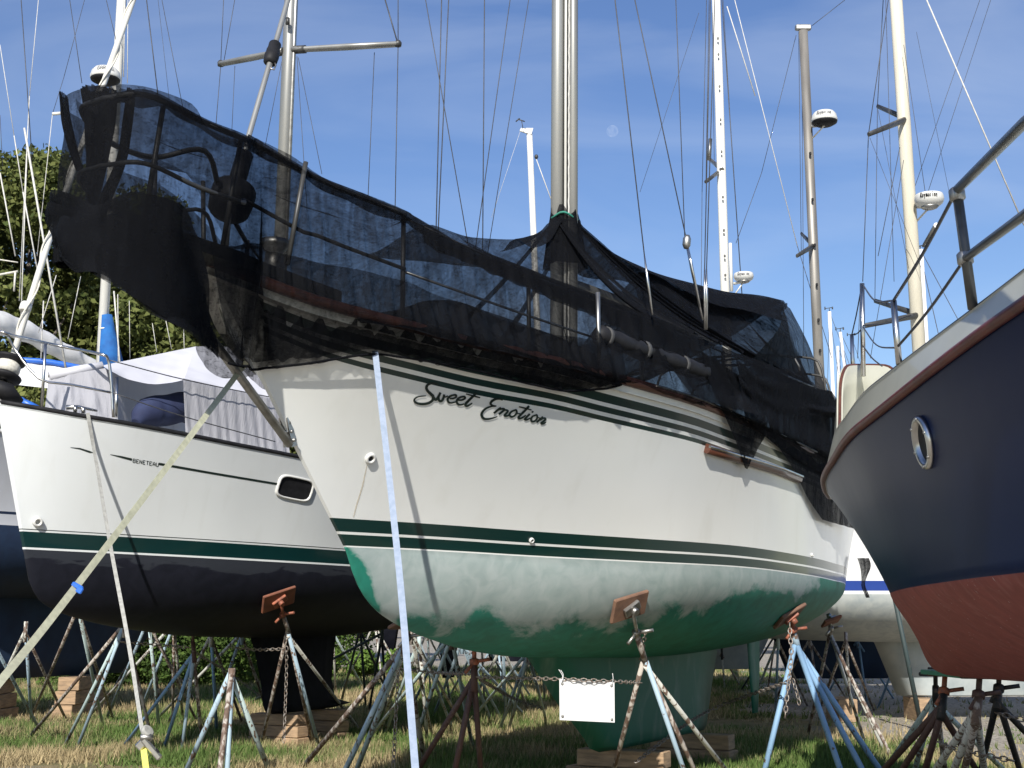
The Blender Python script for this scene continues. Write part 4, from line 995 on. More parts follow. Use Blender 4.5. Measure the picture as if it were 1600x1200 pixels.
for i in range(400):
    u = i/399; y = lerp(575, 0, u); x = interp([(0,208),(127,163),(380,75),(590,10)], y); c = at(x, y, fx+lerp(0,1.4,u)); a = u*30
    P.append(c + Vector((math.cos(a)*.042, math.sin(a)*.042, 0)))
mb.tube(P, .010, 5).build('furling_rope', M['rope'], ff)
dr = at(12, 572, fx); axb = (at(75,380,fx+.5)-at(10,590,fx)).normalized()
fd = MB().lathe([(.09,-.17),(.16,-.15),(.17,-.12),(.10,-.10),(.10,.03),(.16,.05),(.165,.08),(.06,.11)], dr, 22, axb).build('furling_drum', M['black'], B)
MB().lathe([(.115,-.09),(.13,-.05),(.13,0),(.112,.03)], dr, 20, axb).build('rope_coil', M['rope'], fd)
MB().tube([dr-axb*.15, dr-axb*.4], .045, 10).build('drum_base', M['steel'], fd)
MB().lathe([(.05,-.05),(.06,-.03),(.06,.03),(.05,.05)], at(40, 480, fx+.24), 14, axb).build('foil_collar', M['mastwhite'], ff)
mb = MB(); cB = HB.centre(0,0); mb.tube([at(-10,600,yB0), at(10,612,yB0+.1), at(34,628,yB0+.2)], [.05,.10,.03], 8)
tag(mb.build('anchor', M['black']), 'black anchor on the bow roller of the boat with the deck tent', 'anchor')
mb = MB(); c1_ = at(103, 637, nyB(110)+.05); c2_ = at(152, 642, nyB(150)+.05)
mb.tube([c1_, lerp(c1_, c2_, .4)+Vector((0,0,.02)), c2_], [.03,.02,.012], 8).tube([at(118,634,nyB(118)+.05), at(117,645,nyB(118)+.05)], .022, 8).tube([at(130,636,nyB(130)+.05), at(130,646,nyB(130)+.05)], .022, 8)
mb.build('cleat', M['steel'], B)
# mast of the second boat
mB = Vector((at(437, 430, 17.5).x, 17.5, 3.4)); 
def spar(pts, r, name, mat, parent, n=16, flat=1.0): return MB().tube(pts, r, n, flat=flat, up=(1,0,0)).build(name, mat, parent)
tB = at(455, 0, 17.55); dB_ = (tB - at(437,430,17.5)).normalized(); base_B = at(437,430,17.5) - dB_*((at(437,430,17.5).z-3.3)/dB_.z)
mstB = spar([base_B, tB, tB+dB_*3.6], .095, 'mast', M['alu'], B, 18)
MB().tube([base_B+Vector((.075,-.05,0)), tB+Vector((.075,-.05,0)), tB+dB_*3.6+Vector((.075,-.05,0))], .03, 8).build('mast_track', M['dullsteel'], mstB)
for (x0, y0, x1, y1, Y1) in ((458,78,622,69,17.0),(444,80,345,100,18.2)):
    a = at(x0, y0, 17.5); b_ = at(x1, y1, Y1); sp_ = MB().tube([a, lerp(a, b_, .1), lerp(a,b_,.5), b_], [.045,.036,.042,.036], 10, flat=1.6).build('spreader', M['alu'], mstB)
    MB().lathe([(.02,-.04),(.045,-.03),(.05,.02),(.03,.05)], b_, 12).build('spreader_tip', M['dark'], sp_)
    MB().tube([a-Vector((0,.0,.0)), lerp(a, b_, .12)], .06, 8).build('spreader_root', M['dark'], sp_)
for (x0,y0,x1,y1,Ya,Yb_,r) in ((622,69,622,-90,17,17.2,.006),(622,72,617,345,17,16.8,.006),(621,66,596,-20,17,17.2,.009),(345,97,352,-60,18.2,18.3,.005),(350,95,372,-30,18.2,18.3,.005),(345,102,337,200,18.2,18.1,.005),(464,88,480,330,17.5,17.2,.004),(466,90,503,272,17.5,17,.004),(442,88,414,230,17.5,17.8,.004),(367,103,362,210,18.1,18,.004),(585,82,575,310,17.2,16.9,.005)):
    pxline(at(x0,y0,Ya), at(x1,y1,Yb_), r, M['wire'], B, 'stay')
spar([at(449.5,38,17.35), at(449.5,28,17.35)], .03, 'mast_fitting', M['dark'], mstB, 8)
# ---- tent of white cloth over the second boat
M['tarp'] = pm('white_cotton_sheet', (.54,.54,.57), (.47,.47,.50), 2.2, .9, 0, .25)
m_, t_, b_ = newmat('thin_white_gauze'); b_.inputs['Base Color'].default_value = (.44,.44,.47,1); b_.inputs['Roughness'].default_value = .95
tl = t_.nodes.new('ShaderNodeBsdfTranslucent'); tl.inputs[0].default_value = (.5,.5,.53,1); mx_ = t_.nodes.new('ShaderNodeMixShader'); mx_.inputs[0].default_value = .35
t_.links.new(b_.outputs[0], mx_.inputs[1]); t_.links.new(tl.outputs[0], mx_.inputs[2]); t_.links.new(mx_.outputs[0], t_.nodes['Material Output'].inputs[0]); M['gauze'] = m_
bump(t_, b_, noise(t_, 5, 6, .8, (6,6,1)), .5, .02)
TENT = empty('deck_tent', HB.cl(4, 0, HB.zs(.4)), 'white sheet tent draped over the deck of the boat with the green boot stripe', 'tent')
def quadsheet(TL, TR, BL, BR, name, mat, parent, n=30, m=16, amp=.03, sag=0, seed=0, freq=1.1, sagb=0):
    rows = []
    for i in range(m+1):
        v = i/m; r = []
        for j in range(n+1):
            u = j/n; p = lerp(lerp(TL, TR, u), lerp(BL, BR, u), v); f = math.sin(j*freq+2*mn.noise(Vector((j*.15, i*.1, seed))))*.6+mn.noise(Vector((j*.25, i*.15, seed+2)))
            p = p + Vector((.3,-1,0)).normalized()*f*amp*(.3+v) - Vector((0,0,1))*(sag*4*u*(1-u)*(1-v) + sagb*4*u*(1-u)*v); r.append(p)
        rows.append(r)
    mb = MB(); mb.grid(rows); return mb.build(name, mat, parent)
far_ = 1.6
def ab(x, y, d=0): return at(x, y, nyB(max(x, 60))+d)
quadsheet(ab(160,571,.5), ab(307,541,2.4), ab(168,577,.2), ab(290,592,.15), 'roof_sheet', M['tarp'], TENT, amp=.012, sagb=.10, seed=1, freq=.6)
quadsheet(ab(305,541,2.4), ab(420,543,2.4), ab(288,592,.12), ab(440,628,.12), 'roof_sheet', M['tarp'], TENT, amp=.01, seed=2, freq=.5)
quadsheet(ab(286,591,.1), ab(440,626,.1), ab(290,676,.2), ab(455,722,.15), 'side_curtain', M['gauze'], TENT, n=70, amp=.014, seed=4, freq=1.0)
quadsheet(ab(76,590,.5), ab(165,575,.4), ab(70,640,.3), ab(186,662,.3), 'front_curtain', M['gauze'], TENT, n=40, amp=.03, seed=6, freq=.5)
quadsheet(ab(165,574,.4), ab(292,592,1.9), ab(184,664,.5), ab(300,676,1.9), 'inner_curtain', M['gauze'], TENT, n=40, amp=.05, seed=8, freq=.4)
MB().tube([ab(77,588,.5), ab(120,579,.5), ab(160,572,.5)], .05, 12).build('rolled_edge', M['tarp'], TENT)
MB().tube([ab(77,588,.5), ab(420,560,2.5)], .02, 8).build('ridge_pole', M['steel'], TENT)
mb = MB(); P = [ab(212,661,.3), ab(222,650,.35), ab(240,643,.45), ab(262,641,.5), ab(284,636,.6), ab(300,640,.7)]
mb.tube(spline(P, 5), [lerp(.05,.17,min(1,i/8)) for i in range(26)], 14); tag(mb.build('sail_bag', M['navycanvas']), 'navy blue sail bag lying on deck inside the white tent', 'sail bag')

# blue bottomed boat at the left edge
M['hullC'] = hullmat('grey_hull_with_navy_bottom', (.50,.51,.54), ((.16,.20,(.02,.03,.06)),), (.006,.017,.045), (.008,.024,.06), None, coat=.3, brough=.7)
M['navypaint'] = pm('navy_antifouling', (.006,.017,.045), (.01,.03,.07), 2, .7, 0, .1)
HC = Hull((-9.7, 18.2), (.43, .903), 11, .8, .8, bs=[(0,.03),(.1,.9),(.2,1.35),(.35,1.8),(.5,2.0),(.7,1.95),(1,1.6)], bw=[(0,.02),(.12,.6),(.25,1.15),(.4,1.6),(.6,1.75),(.8,1.5),(1,.9)],
    zs=[(0,4.5),(.5,4.15),(1,4.1)], zw=[(0,3.0),(1,2.95)], zb=[(0,.02),(.05,.5),(.12,.8),(.3,1.05),(.6,1.05),(.85,.6),(1,.2)], e=((0,1.4),(.3,.9),(1,1)))
Cb = empty('sailboat', HC.centre(5, 0), 'grey sided sailboat with navy bottom at the left edge, mast foot in blue cover', 'sailboat', 'laid-up sailing boats')
HC.build('hull', M['hullC'], Cb); HC.deck('deck', M['gel'], Cb, .02); HC.rail('toe_rail', M['gel'], Cb, .03)
foil(HC, 'keel', M['navypaint'], Cb, [(2.3,2.2,8.4,.34),(1.6,2.6,7.6,.26),(1.0,2.9,6.9,.2),(.68,3.1,6.6,.16)], 1)
YC = 23.5; tC = at(190, 0, YC+.1); bC = at(163, 480, YC); dC = (tC-bC).normalized(); b0 = bC - dC*((bC.z-4.1)/dC.z)
mC = spar([b0, tC, tC+dC*5], .088, 'mast', M['mastwhite'], Cb)
MB().tube([at(166,493,YC), at(168,515,YC), at(171,545,YC), at(176,585,YC)], [.105,.13,.18,.24], 16).build('mast_cover', M['bluecanvas'], mC)
MB().lathe([(.125,-.012),(.13,.012)], at(166,515,YC), 14, dC).build('cover_strap', M['rope'], mC)
mb = MB(); P = [at(x, y, YC-1.0+2.2*(x/190)) for x, y in ((-60,492),(0,505),(45,520),(90,545),(135,568),(190,603))]
mb.tube(spline(P, 6), [lerp(.22,.12,i/30)*(1+.08*math.sin(i*1.3)) for i in range(31)], 14).build('furled_mainsail', M['sail'], Cb)
for (x,y,x1,y1) in ((0,512,8,530),): pass
rows = []
for i in range(20):
    u = i/19; r = []
    for j in range(9):
        v = j/8; r.append(at(lerp(25,140,u), lerp(563,576,u)+v*38, YC-2.5+.3*u+ v*-.4+.02*math.sin(j*2+i)))
    rows.append(r)
mb = MB(); mb.grid(rows); cv = mb.build('spray_cover', M['sail'], Cb)
tubepx([(25,562,YC-2.52),(80,566,YC-2.4),(142,578,YC-2.2)], .045, 'cover_edge', M['blueplastic'], cv, 8, 3)
tubepx([(25,622,YC-2.6),(60,640,YC-2.6)], .06, 'cover_edge', M['blueplastic'], cv, 8)
for (x0,y0,x1,y1,Y_,r,mt) in ((33,0,50,248,22,.008,'wire'),(60,0,46,150,22,.006,'wirelight'),(46,150,30,470,22,.008,'wirelight'),(109,0,128,130,21,.006,'wire'),(132,0,100,120,22,.005,'wire'),(100,120,82,178,22,.005,'wire'),(82,178,58,400,22,.006,'wirelight'),(0,70,22,212,21,.006,'wirelight'),(22,212,36,300,21,.009,'wirelight'),(36,300,60,430,21,.012,'wirelight'),(0,180,4,260,21,.005,'wire'),(0,270,24,400,21,.012,'wirelight'),(38,200,103,577,20,.017,'wirelight'),(42,240,32,520,21,.010,'wirelight'),(88,430,60,520,21,.007,'wirelight'),(68,470,64,560,21,.010,'wirelight'),(-5,405,28,410,20,.010,'rope'),(-5,430,28,424,20,.018,'rope'),(24,424,22,455,20,.016,'rope'),(126,432,106,530,23,.007,'wirelight'),(178,455,190,600,23,.014,'wirelight'),(184,460,185,590,23,.008,'wirelight'),(229,0,247,150,19.5,.008,'wire'),(247,0,265,160,24,.004,'wire'),(253,0,286,170,24,.006,'wire'),(200,0,199,130,23,.007,'wirelight'),(195,0,193,120,23,.01,'wirelight'),(202,470,203,560,24,.006,'wirelight'),(238,505,245,550,24,.006,'wirelight'),(258,495,268,545,24,.006,'wirelight'),(287,515,288,550,24,.006,'wirelight'),(166,0,182,65,23,.006,'wire')):
    pxline(at(x0,y0,Y_), at(x1,y1,Y_), r, M[mt], Cb, 'rigging_line')
tubepx([(82,178,22),(95,177,22)], .03, 'spreader', M['mastwhite'], mC)
# ================================================================ radar domes (bolted to masts: parts)
def lettering_on(cpt, r, zc, hgt, text, a0, a1, mat, parent, rr=None):
    """capitals wrapped round a dome: a0..a1 angles"""
    mb = MB(); n = len(text)
    for k, ch in enumerate(text):
        for st in GL[ch]:
            P = []
            for x, y in st:
                a = lerp(a0, a1, (k+.1+.75*x)/n); rad = (rr(zc+y*hgt) if rr else r)+.004; P.append(Vector((cpt[0]+math.cos(a)*rad, cpt[1]+math.sin(a)*rad, cpt[2]+zc+y*hgt)))
            mb.tube(P, .0065, 4)
    o = mb.build('lettering', mat, parent); return o
def radar(c, R_, H, parent, text, kind, mat_t, size=.09, dark=False, arm=None):
    c = Vector(c)
    if kind == 'dome': prof = [(R_*.55,-H*.42),(R_*.9,-H*.34),(R_*1.0,-H*.22),(R_*.98,-H*.10),(R_*.90,H*.18),(R_*.74,H*.36),(R_*.4,H*.47),(.01,H*.5)]
    else: prof = [(R_*.35,-H*.55),(R_*.60,-H*.50),(R_*.9,-H*.25),(R_*1.0,0),(R_*.98,H*.25),(R_*.92,H*.42),(R_*.6,H*.5),(.01,H*.5)]
    o = MB().lathe(prof, c, 32).build('radar_dome', M['radome'], parent)
    MB().lathe([(R_*.3,-H*.56),(R_*.62,-H*.52),(R_*.94,-H*.36),(R_*.97,-H*.27)] if kind == 'dome' else [(R_*.3,-H*.68),(R_*.5,-H*.6),(R_*.62,-H*.49)], c, 32).build('dome_base', M['black'] if dark else M['dullsteel'], o)
    def rr(z):
        for (r0,z0),(r1,z1_) in zip(prof[:-1], prof[1:]):
            if z0 <= z <= z1_: return lerp(r0, r1, (z-z0)/(z1_-z0+1e-9))
        return R_
    a = math.atan2(-c.y, -c.x)
    if text: lettering_on(c, R_, 0-.0*H, size, text, a-.62, a+.62, mat_t, o, rr)
    if arm is not None:
        arm = Vector(arm); MB().tube([arm+Vector((0,0,-.05)), c+Vector((0,0,-H*.5))], .035, 8).tube([arm+Vector((0,0,-.35)), c+Vector((0,0,-H*.52))], .018, 6).build('radar_bracket', M['mastwhite'], o)
    return o
rc_ = at(165, 117, YC-.65); radar(rc_, .27, .30, Cb, 'GARMIN', 'dome', M['grey_letter'], .075, True, at(184, 117, YC))
# ================================================================ boats standing behind, mostly hidden by the netted boat
M['hullD'] = hullmat('white_hull_with_blue_stripe', (.66,.67,.66), ((.05,.20,(.01,.04,.22)),), (.36,.38,.36), (.26,.29,.29), None, brough=.6)
M['palepaint'] = pm('pale_worn_bottom_paint', (.40,.43,.42), (.26,.30,.31), 2.5, .7, 0, .15)
def bgboat(mx_, my, dirx, label, hullm, keelm, zw=2.05, free=1.35, L_=10.5, mfrac=.42, beam=1.75, draft=1.6, ang=.06, kq=(.30,.68)):
    ka, kb = kq
    d = Vector((dirx, ang*dirx, 0)).normalized(); bow = Vector((mx_, my, 0)) - d*(L_*mfrac)
    h = Hull((bow.x, bow.y), (d.x, d.y), L_, .9, .7, bs=[(0,.03),(.1,.6*beam/1.2),(.25,1.15*beam/1.5),(.5,beam),(.7,beam*.97),(1,beam*.75)], bw=[(0,.02),(.12,.45),(.25,.95),(.45,beam*.88),(.65,beam*.88),(.85,beam*.7),(1,beam*.4)],
        zs=[(0,zw+free+.25),(.5,zw+free),(1,zw+free+.03)], zw=[(0,zw),(1,zw)], zb=[(0,.02),(.05,.35),(.15,.6),(.4,.75),(.65,.7),(.9,.35),(1,.15)], ns=36)
    o = empty('sailboat', h.centre(L_*.45, 0), label, 'sailboat', 'laid-up sailing boats')
    h.build('hull', hullm, o); h.deck('deck', M['gel'], o, .02); h.rail('toe_rail', M['dark'], o, .025)
    foil(h, 'keel', keelm, o, [(zw-.45,L_*ka,L_*kb,.22),(zw-.75,L_*(ka+.03),L_*(kb-.04),.16),(zw-draft+.02,L_*(ka+.07),L_*(kb-.07),.14),(zw-draft,L_*(ka+.08),L_*(kb-.08),.08)], 1)
    foil(h, 'rudder', keelm, o, [(zw-.1,L_*.9,L_*.97,.05),(zw-draft+.3,L_*.92,L_*.965,.03)], 1)
    mb = MB(); rows = []
    for q, w, hh in ((L_*.22,.3,.02),(L_*.26,.7,.25),(L_*.4,.9,.4),(L_*.66,1.0,.42),(L_*.67,1.0,.05)):
        z0 = zw+free-.02; rows.append([h.cl(q,w,z0), h.cl(q,w*.93,z0+hh), h.cl(q,0,z0+hh+.05), h.cl(q,-w*.93,z0+hh), h.cl(q,-w,z0)])
    mb.grid(rows, sm=False); mb.build('cabin_trunk', M['gel'], o)
    for sg in (1, -1):
        for t_ in (.2,.4,.6,.8,.97): MB().tube([h.sheer(t_,.95*sg,0), h.sheer(t_,.95*sg,.62)], .013, 6).build('stanchion', M['steel'], o)
        MB().tube([h.sheer(t_,.95*sg,.6) for t_ in (.2,.4,.6,.8,.97)], .006, 5).build('lifeline', M['steel'], o)
    return o, h
def mastpx(o, Y, x0, y0, x1, y1, r, mat, over=0.0, zbase=3.4, flat=1.0, n=16, name='mast'):
    """(x0,y0) upper point, (x1,y1) lower point"""
    a, b_ = at(x0, y0, Y), at(x1, y1, Y); d = (a-b_).normalized(); a = a + d*over; b0 = b_ - d*((b_.z-zbase)/d.z)
    m_ = MB().tube([b0, lerp(b0, a, .5), a], [r, r, r*.92], n, flat=flat, up=(1,0,0)).build(name, mat, o)
    return m_, a, b0, d
# cream mast boat (blue striped hull seen under the stern)
D, HD = bgboat(6.75, 22.3, -1, 'white blue striped sailboat with cream mast and radar, past the stern of the netted boat', M['hullD'], M['palepaint'], zw=1.98, L_=10.8, mfrac=.44, beam=1.8, kq=(.06,.56))
mD, tD, bD, dD = mastpx(D, 22.3, 1400, 0, 1437, 560, .115, M['mastcream'], 5, flat=.85)
for (x0,y0,x1,y1,x2,y2,n_) in ((1417,186,1371,166,1357,210,0),(1437,492,1367,470,1351,509,0)):
    for (xe, ye, dy) in ((x1,y1,1.3),(x2,y2,-1.3)):
        s_ = MB().tube([at(x0,y0,22.3), at(xe,ye,22.3+dy)], [.055,.04], 8, flat=.6).build('spreader', M['dark'], mD)
for (x0,y0,x1,y1,Y_,r) in ((1388,0,1357,210,21.5,.007),(1357,210,1348,440,21.2,.007),(1380,0,1371,166,23.4,.007),(1371,168,1367,470,23.4,.006),(1384,0,1397,440,22,.005),(1372,172,1420,420,22,.004),(1359,215,1440,420,22,.004),(1345,445,1340,560,21.2,.006),(1406,230,1372,400,22,.006),(1412,250,1360,560,21.5,.005),(1412,70,1450,330,22,.005)):
    pxline(at(x0,y0,Y_), at(x1,y1,Y_), r, M['wire'], D, 'stay')
radar(at(1452, 313, 22.0), .245, .235, D, 'Raymarine', 'flat', M['black'], .085, False, at(1428, 318, 22.3))
mb = MB(); 
for (x, y) in ((1434,575),(1438,610)): pass
# grey brown mast boat
G, HG = bgboat(6.2, 27.2, -1, 'sailboat with bare brown grey mast topped by a flat crane, behind the cream mast', M['hullD'], M['navypaint'], kq=(.22,.56))  # dark keel placed to stand in for shadow below the blue striped hull
mG, tG, bG, dG = mastpx(G, 27.2, 1255, 48, 1281, 600, .105, M['alu_bare'], 0, flat=.8)
mb = MB(); mb.box(tG+Vector((0,0,.07)), (.34,.12,.12), None, .02); hd = mb.build('masthead_crane', M['dullsteel'], mG)
for y in (240, 312, 383, 445, 500, 548): 
    c = at(lerp(1258,1283,(y-100)/500)+1, y, 27.05); MB().box(c, (.045,.05,.07), None, .01).build('mast_step', M['black'], mG)
for (xe, ye, dy) in ((1252,365,1.2),(1245,400,-1.2)): MB().tube([at(1271,384,27.2), at(xe,ye,27.2+dy)], [.06,.04], 8, flat=.6).build('spreader', M['dark'], mG)
radar(at(1288, 184, 26.9), .275, .32, G, 'Raymarine', 'dome', M['grey_letter'], .085, True, at(1266, 194, 27.2))
for (x0,y0,x1,y1,r) in ((1269,40,1320,0,.007),(1244,55,1190,270,.006),(1190,270,1150,380,.006),(1248,50,1252,395,.006),(1253,100,1256,560,.006),(1148,0,1246,385,.009),(1136,10,1180,150,.012),(1246,385,1300,560,.007)):
    pxline(at(x0,y0,27.5), at(x1,y1,27.5), r, M['wirelight'] if r > .008 else M['wire'], G, 'stay')
# white mast with steps
H_, HH = bgboat(5.2, 32.3, -1, 'sailboat with a white stepped mast rising right behind the cockpit netting', M['hullD'], M['palepaint'])
mH, tH, bH, dH = mastpx(H_, 32.3, 1119, 0, 1133, 455, .115, M['mastwhite'], 3, flat=.8)
for y in (60,85,135,187,237,308,360,400,430):
    MB().box(at(lerp(1119,1133,y/455)+1, y, 32.1), (.045,.05,.07), None, .01).build('mast_step', M['railgrey'], mH)
MB().tube([at(1128,265,32.2), at(1108,248,33.2)], [.06,.045], 8).build('spreader', M['dullsteel'], mH); MB().tube([at(1121,270,32.2), at(1103,284,31.2)], [.05,.045], 8).build('spreader', M['dark'], mH)
MB().tube([at(1108,250,33), at(1110,217,33)], .05, 8).build('spreader_light', M['dullsteel'], mH)
MB().tube([at(1143,455,31.6), at(1141,380,31.6)], .04, 8).build('radar_pole', M['mastwhite'], mH)
radar(at(1162, 433, 31.5), .24, .22, H_, 'Raymarine', 'flat', M['grey_letter'], .08, False, at(1146, 440, 31.6))
for (x0,y0,x1,y1,r) in ((1128,0,1160,470,.012),(1104,0,1097,300,.008),(1097,300,1095,520,.007),(1108,0,1103,285,.008),(1092,20,1000,300,.005),(1130,0,1146,270,.006),(1113,20,1116,250,.006)):
    pxline(at(x0,y0,31.8), at(x1,y1,31.8), r, M['wire'], H_, 'stay')
# short white mast in the middle
I_, HI = bgboat(1.0, 38.3, -1, 'small sailboat whose short white mast has a wind vane, left of the twin mast', M['hullD'], M['blackpaint'], L_=8.5)
mI, tI, bI, dI = mastpx(I_, 38.3, 827, 203, 835, 400, .095, M['mastwhite'], 0)
MB().slab([at(833,200,38.2), at(814,200,38.2), at(812,204,38.2), at(830,210,38.2)], (0,.08,0)).build('masthead_crane', M['mastwhite'], mI)
mb = MB(); mb.tube([at(809,186,38), at(820,190,38)], .018, 5).tube([at(806,190,38), at(812,185,38)], .02, 5).tube([at(815,189,38), at(817,200,38)], .012, 5); mb.build('wind_vane', M['dark'], mI)
for (x0,y0,x1,y1,r) in ((837,246,866,325,.014),(813,205,768,340,.005)): pxline(at(x0,y0,38), at(x1,y1,38), r, M['wirelight'], I_, 'stay')
MB().lathe([(.04,-.06),(.06,0),(.04,.06)], at(838,245,38), 8).build('block', M['dark'], mI)
# far thin masts to the right, each on its hull
M['farmast'] = pm('far_pale_mast', (.66,.67,.68), (.6,.6,.62), 2, .5)
far = [(1296,487,1303,640,66,.10,'far pale mast nearest to the grey brown mast, with instruments on top',1),(1309,541,1311,640,74,.09,'second far pale mast right of the grey brown mast, bare topped',0),(1313,519,1328,640,62,.08,'far leaning pale mast with two wind vanes near the blue bow',1),(1331,528,1334,600,80,.07,'faintest thin far mast beside the blue bow',1),(1438,390,1448,560,40,.10,'thin white mast close right of the cream mast',1)]
for (x0,y0,x1,y1,Y_,r,lab,vane) in far:
    o = empty('sailboat', (at(x1,y1,Y_).x, Y_, 2.5), 'sailboat under the ' + lab, 'sailboat', 'far sailing boats beyond the yard')
    d_ = 1; X_ = at(x1,y1,Y_).x; hh = Hull((X_+4, Y_), (-1, .05), 8.5, .7, .5, bs=[(0,.03),(.2,1.0),(.5,1.5),(1,1.1)], bw=[(0,.02),(.25,.8),(.55,1.3),(1,.6)], zs=[(0,3.4),(1,3.1)], zw=[(0,2),(1,2)], zb=[(0,.02),(.1,.4),(.5,.7),(1,.15)], ns=20)
    hh.build('hull', M['hullD'], o); foil(hh, 'keel', M['navypaint'], o, [(1.6,2.8,5.5,.2),(.5,3.2,5.0,.12)], 1)
    m_, a, b0, d = mastpx(o, Y_, x0, y0, x1, y1, r, M['farmast'], 0, 3, n=8)
    if vane:
        mb = MB(); k = Y_/2100; mb.tube([a, a+Vector((0,0,6*k))], .02, 5).tube([a+Vector((-7*k,0,5*k)), a+Vector((5*k,0,7*k))], .018, 5).tube([a+Vector((-7*k,0,3*k)), a+Vector((-7*k,0,8*k))], .03, 5).tube([a+Vector((5*k,0,4*k)), a+Vector((5*k,0,8*k))], .035, 5); mb.build('wind_vane', M['dark'], m_)
    for s_ in (-1, 1): pxline(a-Vector((0,0,.2)), Vector((X_+s_*1.2, Y_-1, 3.2)), .012, M['wire'], o, 'stay')
    pxline(a, Vector((X_+4.4, Y_, 3.4)), .012, M['wire'], o, 'stay')
# remaining free wires that belong to the cream masted boat and the blue boat
for (x0,y0,x1,y1,Y_,r,mt) in ((1448,0,1600,352,16,.010,'wirelight'),(1531,0,1430,290,25,.005,'wire'),(1548,0,1450,300,25,.005,'wire'),(1432,50,1483,300,26,.004,'wire')):
    pxline(at(x0,y0,Y_), at(x1,y1,Y_), r, M[mt], D, 'stay')
# wind generator-like moon: pale day moon high above the yard
m_ = bpy.data.materials.new('day_moon'); m_.use_nodes = True; t_ = m_.node_tree; t_.nodes.clear()
o_ = t_.nodes.new('ShaderNodeOutputMaterial'); ad = t_.nodes.new('ShaderNodeAddShader'); tr = t_.nodes.new('ShaderNodeBsdfTransparent'); em = t_.nodes.new('ShaderNodeEmission')
nz = noise(t_, .05, 4); t_.links.new(ramp(t_, nz, [(.45, (.010,.010,.008)), (.62, (.055,.050,.035))]), em.inputs[0]); em.inputs[1].default_value = 1.0
t_.links.new(tr.outputs[0], ad.inputs[0]); t_.links.new(em.outputs[0], ad.inputs[1]); t_.links.new(ad.outputs[0], o_.inputs[0])
mp_ = at(957, 205, 4000); bpy_m = MB(); bpy_m.lathe([(18.5*math.sin(a), -18.5*math.cos(a)) for a in np.linspace(.05, math.pi-.05, 16)], mp_, 32)
tag(bpy_m.build('moon', m_), 'pale day moon in the blue sky right of the twin mast', 'moon')

# ================================================================ dark blue boat on the right
def patchE(t, bt, h, d, q):
    n = noise(t, 42, 3, 0, (1,1,.6)); ns = noise(t, 3, 5, .5, (5,5,.5))
    bt = mixc(t, ramp(t, ns, [(.52, 0), (.75, .35)]), bt, (.36,.17,.15))
    return mixc(t, ramp(t, n, [(.70, 0), (.73, .8)]), bt, (.50,.42,.40))
M['hullE'] = hullmat('navy_hull_with_red_bottom', (.0045,.012,.050), (), (.27,.085,.072), (.21,.07,.06), patchE, rough=.32, coat=.0, brough=.6, noise_amt=.1)
M['redpaint'] = M['hullE']
M['bulwark'] = pm('grey_beige_bulwark_paint', (.42,.42,.35), (.36,.36,.30), 2, .4, 0, .03, coat=.2)
HE = Hull((3.08, 10.45), (.0, -1), 8.2, 1.3, .3, side=1, bs=[(0,.05),(.02,.26),(.04,.38),(.09,.52),(.143,.66),(.22,.84),(.306,.98),(.46,1.17),(.69,1.22),(1,1.15)], bw=[(0,.02),(.04,.13),(.12,.40),(.25,.74),(.45,1.02),(.6,1.1),(1,1.0)],
    zs=[(0,2.66),(.06,2.61),(.143,2.59),(.3,2.61),(.46,2.64),(.69,2.72),(1,2.8)], zw=[(0,1.76),(.3,1.765),(1,1.80)], zb=[(0,.04),(.02,.34),(.04,.48),(.06,.53),(.1,.55),(.3,.53),(1,.50)], e=((0,1.4),(.4,1.5),(1,1.5)), flare=1.3)
for t__ in (0,.02,.05,.1,.2,.3,.4,.5,.6): print('E', t__, [round(v) for v in proj(HE.sheer(t__))], [round(v) for v in proj((*HE.wl_xy(t__)[:2], HE.zw(t__)))], round(HE.sheer(t__).y,1))

M['redrail'] = pm('dark_red_rail_paint', (.13,.028,.022), (.08,.02,.018), 8, .45, 0, .1)
E = empty('motorboat', HE.centre(4, 0), 'dark navy motorboat with red bottom, beige bulwark and round porthole at the right edge', 'motorboat')
M['hullE'].node_tree.nodes['Principled BSDF'].inputs['IOR'].default_value = 1.14
HE.build('hull', M['hullE'], E)
mb = MB(); m2 = []
for sg in (1, -1): mb.tube([HE.sheer(i/80, 1.008*sg, 0) for i in range(81)], .024, 10, flat=1.0)
mb.build('rub_rail', M['redrail'], E)
# bulwark: low along the side, rising to a high rounded end
BH = [(0,1.12),(.02,1.10),(.04,.95),(.07,.60),(.11,.42),(.16,.32),(.24,.27),(.35,.23),(.5,.19),(.69,.14),(1,.14)]
def bwk(t_, sg, v, off=0):
    k = lerp(1.0, interp([(0,.30),(.02,.72),(.05,.80),(.12,.86),(.3,.93),(1,.96)], t_), v)
    p = HE.sheer(t_, k*sg, interp(BH, t_)*v*1.0 + .03); p += HE.d*(.10*v*max(0, 1-t_/.10)) - HE.n*sg*off; return p
TT = [(i/90)**1.7 for i in range(91)]
mb = MB(); rows = []
for t_ in TT[::-1]: rows.append([bwk(t_, 1, v/6) for v in range(7)])
for t_ in TT[1:]: rows.append([bwk(t_, -1, v/6) for v in range(7)])
mb.grid(rows); 
rows = [[bwk(t_, 1, v/6, .05) for v in range(7)] for t_ in TT[::-1]] + [[bwk(t_, -1, v/6, .05) for v in range(7)] for t_ in TT[1:]]
n0 = len(mb.v); mb.grid(rows); k_ = len(rows)
for i in range(k_-1): a_ = 7*i+6; mb.face((a_, a_+7, n0+a_+7, n0+a_))
bw_ = mb.build('bulwark', M['bulwark'], E)
MB().tube([bwk(t_, 1, 1, .025)+Vector((0,0,.0)) for t_ in TT[:38][::-1]] + [bwk(t_, -1, 1, .025) for t_ in TT[1:38]], .014, 8).build('bulwark_cap', M['teak'], bw_)
